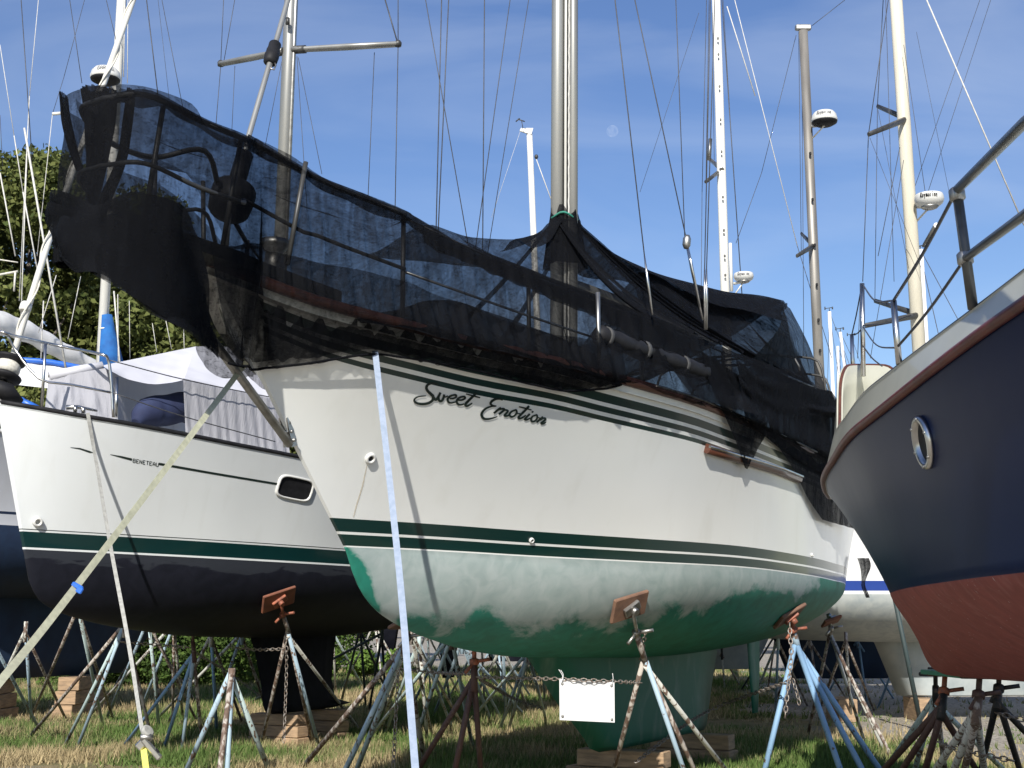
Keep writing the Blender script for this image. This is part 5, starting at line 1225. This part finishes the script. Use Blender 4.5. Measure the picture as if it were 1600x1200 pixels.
MB().tube([bwk(t_, 1, 1, .025)+Vector((0,0,.0)) for t_ in TT[36:]], .02, 8).build('bulwark_cap', M['dark'], bw_)
HE.deck('deck', M['gel'], E, .02)
# porthole
def porthole(px, py, r):
    p, n = HE.hit(px, py); print('port', p, n)
    o = MB().lathe([(r*1.0,-.01),(r*1.02,.012),(r*.96,.024),(r*.84,.026),(r*.76,.012),(r*.72,-.004),(r*.70,-.03)], p, 40, n).build('porthole', M['steel'], E)
    MB().lathe([(r*.74,-.02),(r*.74,.001)], p, 32, n).build('pane', M['black'], o)
    for a in range(6):
        u = n.cross(Vector((0,0,1))).normalized(); v = n.cross(u); MB().lathe([(.010,.02),(.007,.03)], p+(u*math.cos(a*1.05+.3)+v*math.sin(a*1.05+.3))*r*.9, 8, n).build('screw', M['dullsteel'], o)
porthole(1445, 691, .125)
# guard rails
def fitE(t_, py, sg=1): 
    p = HE.sheer(t_, .9*sg); x = proj(p)[0]; return at(x, py, p.y)
def tE(px):
    return min((abs(proj(bwk(i/400, 1, 1))[0]-px), i/400) for i in range(20, 400))[1]
tA = tE(1521); foot = bwk(tA, 1, 1); Yf = foot.y; print('E post', tA, foot, proj(foot))
top = at(1495, 297, Yf+.05)
pt = MB().tube([foot, top], .022, 12).build('stanchion', M['railgrey'], E)
MB().tube([top, at(1600,192,Yf-1.0), at(1760,60,Yf-2.3), at(1760,60,Yf-2.3)+Vector((.15,-3.0,-.02))], .021, 12).build('hand_rail', M['railgrey'], E)
mid = at(1508, 404, Yf+.03); MB().tube([mid, at(1600,336,Yf-1.0), at(1760,210,Yf-2.2), at(1760,210,Yf-2.2)+Vector((.15,-3.0,-.02))], .018, 12).build('mid_rail', M['railgrey'], E)
MB().lathe([(.024,-.03),(.034,-.02),(.034,.02),(.024,.03)], mid, 14, top-foot).build('rail_clamp', M['dullsteel'], pt)
MB().lathe([(.024,-.03),(.034,-.02),(.034,.02),(.024,.03)], top-Vector((0,0,.02)), 14, top-foot).build('rail_clamp', M['dullsteel'], pt)
tB_ = tE(1404); fB = bwk(tB_, 1, 1); YB = fB.y; topB = at(1396, 470, YB+.05)
MB().tube([fB, topB], .017, 10).build('stanchion', M['steel'], E)
fC = bwk(.02, -1, 1); YC_ = bwk(0.0, 1, 1).y-.15; print('tip', YC_, proj(bwk(0,1,1))); 
topC = at(1347, 443, YC_-.3); MB().tube([at(1349, 588, YC_-.3), topC], .021, 10).build('stanchion', M['steel'], E)
topD = at(1331, 523, YC_+1.0); MB().tube([at(1333, 600, YC_+1.0), topD], .019, 10).build('stanchion', M['steel'], E)
for (p, q, r) in ((topB, top, .008), (fB+(topB-fB)*.27, mid, .007), (topC, topB, .006), (at(1348,510,YC_-.3), fB+(topB-fB)*.25, .005), (topC, topD, .006), (at(1348,512,YC_-.3), topD, .006), (at(1348,540,YC_-.3), at(1378,572,YC_-1.6), .006), (at(1348,508,YC_-.3), at(1425,492,YC_-2), .006)):
    m_p = lerp(p, q, .5) - Vector((0,0,(q-p).length*.015)); MB().tube(spline([p, m_p, q], 6), r, 6).build('lifeline', M['wire'], E)
MB().tube([lerp(topB, top, .55), lerp(topB, top, .72)], .014, 8).build('turnbuckle', M['dullsteel'], E)
# deck house corner peeking over the rail
tc_ = tE(1470); c = bwk(tc_, 1, 1)+Vector((.55,.2,.12)); rz = Matrix.Rotation(.1, 3, 'Z')
for (x, y, w) in ((1438, 596, .015), (1446, 601, .015), (1440,606,.012), (1447, 612, .012)): pass

# ================================================================ jack stands
GST = 'jack stands under the boats'
def foot_at(ax_, x1, y1, yf):
    x0, y0 = proj(ax_); xf = x0 + (x1-x0)*(yf-y0)/(y1-y0); return gr(xf, yf)
def stand(label, apex, legs, pad=None, r=.0235, legmats=('f_blue',), post='f_rust', handle=True, hmat='dullsteel', padmat='ply', padsize=.32, stub=.12, group=GST, brace=False):
    """apex (px, py, Y); legs [(px, py, foot row)]; pad (px, py, Y, normal) or None"""
    A3 = at(*apex); fs = [foot_at(A3, *l) for l in legs]; c = sum(fs, Vector())/len(fs); c.z = 0
    S = empty('jack_stand', c, label, 'jack stand', group)
    if pad:
        P = at(pad[0], pad[1], pad[2]); n = Vector(pad[3]).normalized(); up = (P-A3).normalized()
        q = Vector((0,0,1)).rotation_difference(n).to_matrix()
        o = MB().box(P - n*.02, (padsize*1.15, padsize*.72, .036), q @ Matrix.Rotation(.45, 3, 'Z'), .008).build('pad', M[padmat], S)
        MB().box(P - n*.055, (padsize*.5, .09, .035), q, .006).lathe([(.03,-.06),(.035,.0)], P-n*.06, 12, n).build('pad_bracket', M[hmat], o)
        MB().tube([A3-up*.10, lerp(A3, P, .5)], r*1.12, 12).build('post', M[post], S)
        MB().tube([lerp(A3, P, .4), P-n*.06], r*.72, 12).build('screw', M[hmat], S)
        if handle:
            hc = lerp(A3, P, .5); u = Vector((.9,-.35,.15)).normalized(); h_ = MB().lathe([(r*1.0,-.03),(r*1.55,-.02),(r*1.55,.02),(r*1.0,.03)], hc, 12, up).tube([hc, hc+u*.15], .016, 8).tube([hc, hc-Vector((.5,.3,.6)).normalized()*.13], .016, 8).build('handle', M[hmat], S)
    else:
        up = Vector((0,0,1)); MB().tube([A3-up*.16, A3+up*stub], r*1.15, 12).build('post', M[post], S)
    for k, f in enumerate(fs):
        d = (A3-f).normalized(); a0 = A3 + Vector((f.x-A3.x, f.y-A3.y, 0)).normalized()*r*.8 - Vector((0,0,.02*k))
        mb = MB(); mb.tube([a0, f - d*.03], r*.92, 10); mb.build('leg', M[legmats[k % len(legmats)]], S)
    if brace:
        MB().tube([lerp(A3, fs[0], .55), lerp(A3, fs[-1], .55)], .010, 6).build('brace', M[post], S)
    return S
pA, nA = HA.hit(981, 946); stand('rusty and pale blue stand with a tilted brown pad right of the white sign board', (1007,1030,pA.y+.42), [(960,1200,1242),(1067,1200,1262),(1084,1200,1256),(1133,1200,1236)], (981,946,pA.y-.03,nA*-1), legmats=('f_rust','f_blue','f_rust','f_white'))
pA, nA = HA.hit(1232, 962); stand('bright blue legged stand with orange handle under the green quarter, before the green rudder', (1245,1008,pA.y+.15), [(1196,1200,1222),(1312,1200,1240),(1346,1200,1236),(1373,1200,1222)], (1232,960,pA.y-.03,nA*-1), legmats=('f_skyblue',), hmat='orangemetal', post='f_blue', r=.032)
stand('flaking whitish stand behind the bright blue legged one, below the blue striped hull', (1297,990,17.6), [(1262,1150,1156),(1348,1150,1164),(1371,1150,1172),(1392,1180,1184)], (1300,973,17.3,(.3,-.2,-.9)), legmats=('f_rust','f_white','f_white','f_rust'), padmat='orange')
pK = at(741,1003,12.0); stand('red brown stand with flat pad under the green bottom, left of the white sign', (741,1062,12.05), [(655,1200,1236),(712,1200,1254),(751,1200,1246)], (741,1006,12.05,(0,0,-1)), legmats=('f_brown',), post='f_brown', hmat='orangemetal', padmat='f_brown', padsize=.42, r=.028)
stand('blue and rusty stand left of the pale blue strap, under the netted bow', (632,1010,13.0), [(472,1200,1206),(541,1200,1228),(558,1200,1222),(664,1190,1212)], (641,980,12.9,(.1,-.2,-1)), legmats=('f_rust','f_blue','f_aqua','f_white'), post='f_rust', r=.029)
stand('aqua stand with splayed legs between the pale blue strap and the red brown stand', (706,992,14.6), [(573,1158,1164),(655,1136,1190),(738,1165,1180)], None, legmats=('f_aqua',), post='f_aqua')
stand('white painted stand half hidden behind the pale blue strap', (642,985,15.6), [(601,1120,1150),(674,1147,1150),(721,1130,1142)], None, legmats=('f_white',), post='f_rust')
pB, nB = HB.hit(434, 935); stand('stand with the orange painted pad against the black hull', (450,985,pB.y+.35), [(409,1160,1172),(488,1160,1168),(498,1165,1174),(558,1135,1142)], (434,935,pB.y-.03,nB*-1), legmats=('f_rust','f_rust','f_blue','f_white'), post='f_rust', hmat='orangemetal', padmat='orange', padsize=.36)
stand('stand with a dark rusty pad under the middle of the black hull', (303,1022,16.0), [(194,1165,1170),(256,1170,1178),(284,1175,1183),(316,1165,1176)], (300,984,16.0,(0,0,-1)), legmats=('f_skyblue','f_skyblue','f_blue','f_rust'), post='f_brown', hmat='f_brown', padmat='f_brown', handle=False)
stand('stand with long blue and rusty legs directly left of the cream strap with the buckle', (195,975,16.2), [(39,1160,1160),(116,1135,1172),(129,1147,1176),(245,1190,1180)], None, legmats=('f_rust','f_aqua','f_blue','f_rust'), post='f_rust')
stand('short rusty stand carrying nothing in the foreground grass right of the cream strap', (362,1052,13.6), [(293,1200,1216),(344,1200,1240),(355,1200,1238),(419,1200,1214)], None, legmats=('f_blue','f_rust','f_blue','f_aqua'), post='f_rust', r=.03, stub=.05)
stand('white and blue stand whose tall legs cross the chain left of the black keel', (272,975,19.0), [(140,1118,1128),(219,1112,1134),(270,1110,1140),(282,1080,1128)], None, legmats=('f_white','f_blue','f_rust'), post='f_rust')
stand('stand at the left edge with one pale blue leg beside the lumber blocks', (-22,985,16.5), [(54,1126,1150),(-80,1120,1150),(-30,1150,1168)], None, legmats=('f_blue',), post='f_blue')
stand('stand with one rusty and one aqua leg in front of the navy keel', (122,950,17.2), [(61,1092,1130),(153,1096,1142),(165,1085,1128)], (120,936,17.2,(0,0,-1)), legmats=('f_rust','f_aqua','f_rust'), post='f_rust', handle=False)
stand('pale blue stand whose legs cross just left of the black keel', (378,990,19.5), [(303,1065,1128),(352,1065,1134),(404,1070,1126)], None, legmats=('f_white','f_blue','f_rust'), post='f_blue')
stand('tall blue stand right behind the red brown stand', (722,1003,18.4), [(680,1112,1124),(765,1121,1132),(779,1115,1128),(818,1115,1120)], None, legmats=('f_blue',), post='f_blue')
stand('blue grey stand just left of the green keel', (826,1018,17.2), [(747,1112,1130),(783,1133,1144),(795,1139,1146),(848,1104,1124)], None, legmats=('f_aqua','f_blue','f_aqua'), post='f_rust')
stand('dark green stand directly right of the black keel', (597,990,21.0), [(520,1030,1104),(577,1107,1116),(603,1107,1112)], None, legmats=('f_green',), post='f_green')
stand('second dark green stand, nearer the black keel edge', (563,982,23.0), [(538,1078,1102),(570,1083,1108),(600,1070,1100)], None, legmats=('f_green',), post='f_green')
stand('pale blue stand standing free left of the red bottom, with a ground brace', (1416,994,24.0), [(1371,1108,1108),(1423,1110,1110),(1468,1095,1100)], (1414,975,24.0,(0,0,-1)), legmats=('f_skyblue',), post='f_blue', brace=True, handle=False)
stand('small rusty stand far behind the green rudder', (1213,990,30.0), [(1160,1075,1078),(1200,1075,1082),(1241,1070,1076)], None, legmats=('f_green','f_rust','f_skyblue'), post='f_green')
stand('dark stand far behind the gap left of the green rudder', (1128,1020,32.0), [(1110,1060,1070),(1132,1075,1076),(1150,1060,1070)], None, legmats=('f_rust','f_white','f_rust'), post='f_black')
# stands under the navy boat
cE = HE.centre(0,0)
stand('red brown stand with an orange handle under the left end of the red bottom', (1472,1105,10.6), [(1384,1200,1246),(1411,1200,1262),(1446,1200,1272),(1503,1160,1240)], (1478,1056,10.7,(0,0,-1)), legmats=('f_brown',), post='f_black', hmat='orangemetal', padmat='f_brown', r=.029)
stand('flaking whitish stand fanning out below the red bottom, right of the red brown one', (1526,1112,9.6), [(1464,1200,1262),(1491,1200,1278),(1507,1200,1280),(1537,1195,1258)], (1532,1060,9.7,(0,0,-1)), legmats=('f_white','f_white','f_rust'), post='f_rust', hmat='f_brown', padmat='f_brown', r=.03)
stand('black stand at the right edge under the red bottom', (1559,1092,10.2), [(1536,1190,1240),(1593,1200,1262),(1612,1150,1240)], (1562,1060,10.3,(0,0,-1)), legmats=('f_black',), post='f_black', hmat='f_black', padmat='f_black', r=.027)
stand('aqua legged stand partly behind the red brown legs at the bottom right', (1462,1090,12.2), [(1385,1200,1222),(1430,1200,1232),(1475,1190,1236),(1500,1130,1214)], (1462,1056,12.0,(0,0,-1)), legmats=('f_aqua','f_aqua','f_rust'), post='f_black', hmat='f_black', padmat='f_black', r=.027, handle=False)
MB_ = MB(); a_, b2 = at(1486,1052,10.6), at(1560,1054,10.0); MB_.box(lerp(a_,b2,.5)+Vector((0,0,.0)), (.5,.9,.035), Matrix.Rotation(.05,3,'Z'), .005)
tag(MB_.build('board', M['green_board']), 'green painted board lying between the stand heads and the red bottom', 'board')
# more stands in the distance, smaller than their parts show
for (lab, ap, lg, lm) in (
  ('stand with two pale blue legs just right of the cream strap buckle, before the shrub', (232,968,18.6), [(176,1100,1128),(246,1110,1146),(290,1090,1130)], ('f_blue','f_aqua','f_rust')),
  ('stand with a single white leg leaning left of the rusty foreground stand', (330,992,18.0), [(268,1120,1140),(338,1130,1152),(372,1110,1136)], ('f_white','f_skyblue','f_rust')),
  ('slim aqua stand seen between the blue legs right of the black keel', (655,1000,17.0), [(604,1140,1152),(668,1160,1166),(700,1120,1142)], ('f_aqua','f_white','f_blue')),
  ('pale blue stand left of the red brown one, partly behind the pale blue strap', (690,1004,20.5), [(646,1100,1112),(705,1110,1120),(738,1100,1110)], ('f_skyblue','f_aqua','f_blue')),
  ('white legged stand seen through the legs of the red brown stand', (786,1008,20.0), [(736,1100,1116),(790,1110,1126),(820,1095,1112)], ('f_white','f_blue','f_white')),
  ('aqua stand under the stern, left of the bright blue stand', (1216,1000,22.0), [(1178,1090,1106),(1212,1100,1112),(1256,1090,1104)], ('f_aqua','f_skyblue','f_rust')),
  ('rusty stand right of the bright blue stand, behind the whitish legs', (1322,1000,20.5), [(1280,1110,1116),(1330,1120,1128),(1362,1100,1112)], ('f_rust','f_white','f_rust')),
  ('pale stand at the foot of the navy keel with crossing legs', (40,985,18.5), [(-10,1090,1130),(48,1110,1142),(92,1100,1128)], ('f_white','f_blue','f_rust'))):
    stand(lab, ap, lg, None, legmats=lm, post=lm[0])
for (lab, ap, lg, lm) in (
  ('white stand far behind, framed by the strap and the aqua stand', (668,988,26.0), [(630,1068,1090),(672,1075,1096),(708,1066,1088)], ('f_white','f_aqua','f_white')),
  ('far aqua stand just right of the aqua stand with splayed legs', (752,994,25.0), [(712,1070,1092),(756,1078,1100),(796,1068,1090)], ('f_aqua','f_white','f_blue')),
  ('far pale stand left edge of the green keel front', (846,1002,26.0), [(806,1072,1090),(850,1078,1096),(880,1070,1088)], ('f_white','f_aqua','f_blue')),
  ('far blue stand behind the dark green stands', (520,985,27.0), [(486,1062,1086),(524,1070,1092),(560,1060,1084)], ('f_blue','f_white','f_aqua'))):
    stand(lab, ap, lg, None, legmats=lm, post=lm[0])
random.seed(4)
k = 0
DL = ['far pale stand seen through the gap between black keel and pale blue strap','far stand among the blue stands left of the green keel','far stand behind the stand with the orange pad','far blue stand under the pale hull with the blue stripe','far stand in the gap right of the green rudder','far stand behind the cream strap']
for (x, y, Y_, lm) in ((585,975,30,'f_white'),(775,1000,27,'f_blue'),(470,985,28,'f_green'),(1340,1000,27,'f_skyblue'),(1265,1000,26,'f_rust'),(232,985,25,'f_rust')):
    sc_ = 2100/Y_; stand(DL[k], (x,y,Y_), [(x-.5*sc_,y+70,968+1.6*sc_-3),(x+.15*sc_,y+80,968+1.6*sc_+5),(x+.55*sc_,y+70,968+1.6*sc_)], None, legmats=(lm,), post=lm); k += 1

# ================================================================ lumber under the keels
def block(c, size, rz, label):
    o = MB().box(c, size, Matrix.Rotation(rz, 3, 'Z'), .008).build('lumber_block', M['lumber']); return tag(o, label, 'block', 'lumber blocks under the keels')
aA = math.atan2(HA.d.y, HA.d.x); pos = HA.cl(4.75, 0, 0)
block((pos.x, pos.y, .085), (1.0,.26,.17), aA+1.45, 'lower timber under the front of the green keel'); block((pos.x+.08, pos.y+.02, .256), (.9,.24,.16), aA+1.62, 'upper timber under the front of the green keel')
pos = HA.cl(6.95, 0, 0); block((pos.x, pos.y, .085), (1.0,.26,.17), aA+1.5, 'lower timber under the rear of the green keel'); block((pos.x, pos.y, .256), (.92,.24,.16), aA+1.6, 'upper timber under the rear of the green keel')
aB = math.atan2(HB.d.y, HB.d.x)
for q, nm in ((4.45,'front'),(5.4,'rear')):
    p = HB.cl(q, 0, 0)
    for k in range(3): block((p.x, p.y, .071+k*.1435), (.8-.05*k,.24,.137), aB+1.5+.05*k, ('bottom','middle','top')[k]+' timber of the stack under the '+nm+' of the black keel')
for q, nm in ((3.6,'front'),(5.6,'rear')):
    p = HC.cl(q, 0, 0)
    for k in range(3): block((p.x, p.y, .112+k*.225), (1.5,.34,.215), 1.5+.06*k, ('bottom','middle','top')[k]+' block of the stack under the '+nm+' of the navy keel')
for (x, Y_) in ((60, 19.3),): pass
for q, nm in ((4.9,'front'),(6.2,'rear')):
    p = HD.cl(q, 0, 0); block((p.x, p.y, .18), (.3,.9,.35), 0, 'block under the '+nm+' of the pale keel beyond the red bottom')

# ================================================================ chains between the stands
def chain(pts, name_label, sag=.0, pitch=.052, r=.0055, n=4):
    P = spline([at(*p) for p in pts], 24); L_ = [0]
    for a, b_ in zip(P[:-1], P[1:]): L_.append(L_[-1]+(b_-a).length)
    mb = MB(); s_ = 0; i = 0; k = 0
    while s_ < L_[-1]-pitch:
        while L_[i+1] < s_: i += 1
        u = (s_-L_[i])/(L_[i+1]-L_[i]); c = lerp(P[i], P[i+1], u); t_ = (P[i+1]-P[i]).normalized()
        w = t_.cross(Vector((.2,.3,1))).normalized(); 
        if k % 2: w = t_.cross(w)
        ring = [c + t_*math.cos(a)*pitch*.68 + w*math.sin(a)*pitch*.36 for a in np.linspace(0, 2*math.pi, 9)]
        mb.tube(ring, r, 4, cap=False); s_ += pitch; k += 1
    o = mb.build('chain', M['chain']); return tag(o, name_label, 'chain', 'chains tying the stands together')
chain([(192,1003,16.1),(250,1008,16.2),(300,1012,16.0)], 'chain from the long legged stand to the stand under the middle of the black hull')
chain([(360,1011,16.4),(400,1015,16.2),(446,1014,15.9)], 'chain running right to the stand with the orange pad')
chain([(303,1018,16.0),(360,1053,17.5),(410,1090,18.5)], 'thin chain slanting down behind the black keel blocks', r=.004)
chain([(448,1014,15.8),(447,1070,15.9),(443,1170,15.9)], 'chain hanging straight down from the orange pad stand')
chain([(622,1052,12.9),(619,1110,12.9),(614,1210,12.9)], 'chain hanging down left of the pale blue strap', r=.006)
chain([(630,1045,13),(680,1051,13),(740,1053,12.1)], 'chain from the bow stand to the red brown stand', pitch=.045)
chain([(748,1058,11.9),(870,1061,11.28),(960,1065,11.28),(1005,1067,11.7)], 'long chain the white sign board hangs from', pitch=.042, r=.0045)
chain([(748,1060,12.1),(800,1090,14.2),(850,1108,15.0)], 'thin chain slanting down left of the green keel', r=.004)
chain([(995,1190,13.2),(1060,1140,14),(1120,1105,15),(1240,1062,13.6)], 'chain slanting up from the keel blocks to the bright blue stand', pitch=.055, r=.006)
chain([(1234,978,13.0),(1236,1030,12.9),(1230,1085,12.8),(1226,1130,12.8)], 'chain hanging down in front of the bright blue stand', pitch=.05, r=.006)
chain([(1008,988,11.6),(1003,1020,11.8),(1001,1046,12.0)], 'short chain hanging from the handle of the stand with the tilted brown pad', pitch=.045)
chain([(1240,1065,13.6),(1248,1095,13.6),(1246,1110,13.6)], 'loose chain end at the bright blue stand', pitch=.05)
chain([(1562,1115,10.2),(1620,1130,10.2)], 'chain leading off to the right from the black stand')
chain([(1468,1160,10.6),(1500,1172,10.2),(1590,1190,9.8)], 'chain low between the legs at the bottom right corner')
# ================================================================ blank white sign board hung on the chain
Ys = 11.25; c4 = [at(874,1061,Ys), at(960,1066,Ys), at(960.5,1129,Ys), at(874.5,1125,Ys)]
SG = tag(MB().slab([c4[3], c4[2], c4[1], c4[0]], (0,.012,0)).build('sign_board', M['sign']), 'blank white sign board with a screw in each corner hanging on the long chain', 'sign')
for (x, y) in ((878.5,1068),(955.5,1071),(956,1124),(879,1119)): MB().lathe([(.011,-.002),(.011,.005),(.006,.010)], at(x, y, Ys)-Vector((0,.004,0)), 12, (0,-1,0)).build('screw', M['dullsteel'], SG)
for pts in (((878,1064),(879,1056),(873,1046)), ((879,1064),(880,1054),(876,1047)), ((957,1067),(958,1060),(957,1052))): tubepx([(x, y, Ys-.02) for x, y in pts], .003, 'zip_tie', M['sign'], SG, 5, 3)
# ================================================================ webbing straps
def strap(pts, w, mat, label, th=.004, twist=0.0, name='strap', parent=None):
    P = [at(*p) for p in pts]; P = spline(P, 10); rows = []
    for i, p in enumerate(P):
        t_ = (P[min(i+1,len(P)-1)]-P[max(i-1,0)]).normalized(); v = (p-Vector((0,0,EYE))).normalized(); s_ = t_.cross(v).normalized()
        a = twist*math.sin(i/len(P)*5); nn = s_.cross(t_); s2 = s_*math.cos(a)+nn*math.sin(a); n2 = s2.cross(t_)
        ww = w/2; rows.append([p+s2*ww+n2*th/2, p-s2*ww+n2*th/2, p-s2*ww-n2*th/2, p+s2*ww-n2*th/2])
    mb = MB(); mb.grid(rows, closed=True, sm=False); n = len(mb.v); mb.face([3,2,1,0]); mb.face([n-4,n-3,n-2,n-1])
    o = mb.build(name, M[mat], parent)
    if parent is None: tag(o, label, 'strap')
    return o
yA_ = HA.hit(600, 560)[0].y
strap([(586,548,yA_-.10),(612,780,yA_-.5),(629,950,yA_-.9),(650,1215,yA_-1.5)], .040, 'strapblue', 'pale blue strap hanging down the bow of the netted boat to the ground')
S1_ = strap([(385,566,HA.cl(-1.1,0,0).y),(120,915,6.3),(-20,1090,5.2)], .034, 'strap', 'cream strap running from the bobstay across to the lower left corner', twist=.25)
c = at(121, 916, 6.28); ob = MB().box(c, (.055,.02,.022), Matrix.Rotation(.5,3,'Y'), .004).box(c+Vector((.014,-.01,-.018)), (.03,.015,.03), Matrix.Rotation(.5,3,'Y'), .004).build('clip', M['blueplastic'], S1_)
yB_ = HB.hit(150, 700)[0].y
S2_ = strap([(137,645,nyB(137)-.02),(150,720,yB_-.12),(172,850,yB_-.5),(200,1000,yB_-1.2),(222,1140,yB_-1.9)], .036, 'strapwhite', 'white strap from the deck edge of the tented boat down to a ratchet buckle', twist=.5)
yr = yB_-1.95
mb = MB(); c = at(226, 1158, yr); rr_ = Matrix.Rotation(.75, 3, 'Y')
mb.box(c, (.07,.06,.16), rr_, .01).box(c+Vector((.07,-.03,-.06)), (.05,.05,.22), Matrix.Rotation(-.75,3,'Y'), .01)
rt = mb.build('ratchet', M['steel'], S2_); MB().lathe([(.022,-.045),(.028,-.04),(.028,.04),(.022,.045)], at(228,1152,yr-.03), 14, (1,.2,0)).build('ratchet_spool', M['dullsteel'], rt)
MB().box(at(243,1176,yr-.03), (.06,.04,.05), Matrix.Rotation(-.75,3,'Y'), .01).build('ratchet_handle', M['black'], rt)
mb = MB(); c = at(230, 1143, yr); mb.lathe([(.045,-.025),(.055,-.02),(.055,.02),(.045,.025)], c, 16, (.6,-.3,.5)); mb.build('strap_roll', M['strapwhite'], S2_)
strap([(224,1168,yr),(228,1200,yr-.1),(231,1228,yr-.2)], .05, 'yellow', '', parent=S2_, name='strap_end')
# dark wet pole and hose props by the pale hull
MB().tube([at(1404,965,12.5), gr(1436,1218) if False else at(1436,1098,12.9)], .02, 8)
tag(MB().tube([at(1398,935,19.8), gr(1441,1142)], .035, 8).build('prop_pole', M['f_green']), 'thin greenish prop pole leaning on the pale hull left of the red bottom', 'pole')
# rag of dark netting hanging between the two sterns
rows = []
for i in range(16):
    v = i/15; r = []
    for j in range(6):
        u = j/5-.5; r.append(at(1348+6*v+u*(14*(1-v)+3)+3*math.sin(v*7), lerp(872,934,v), 17.6)+Vector((0,.05*math.sin(j*2+i*.5),0)))
    rows.append(r)
mb = MB(); mb.grid(rows); tag(mb.build('rag', M['netdense']), 'dark rag of netting dangling before the hull with the blue stripe', 'rag')
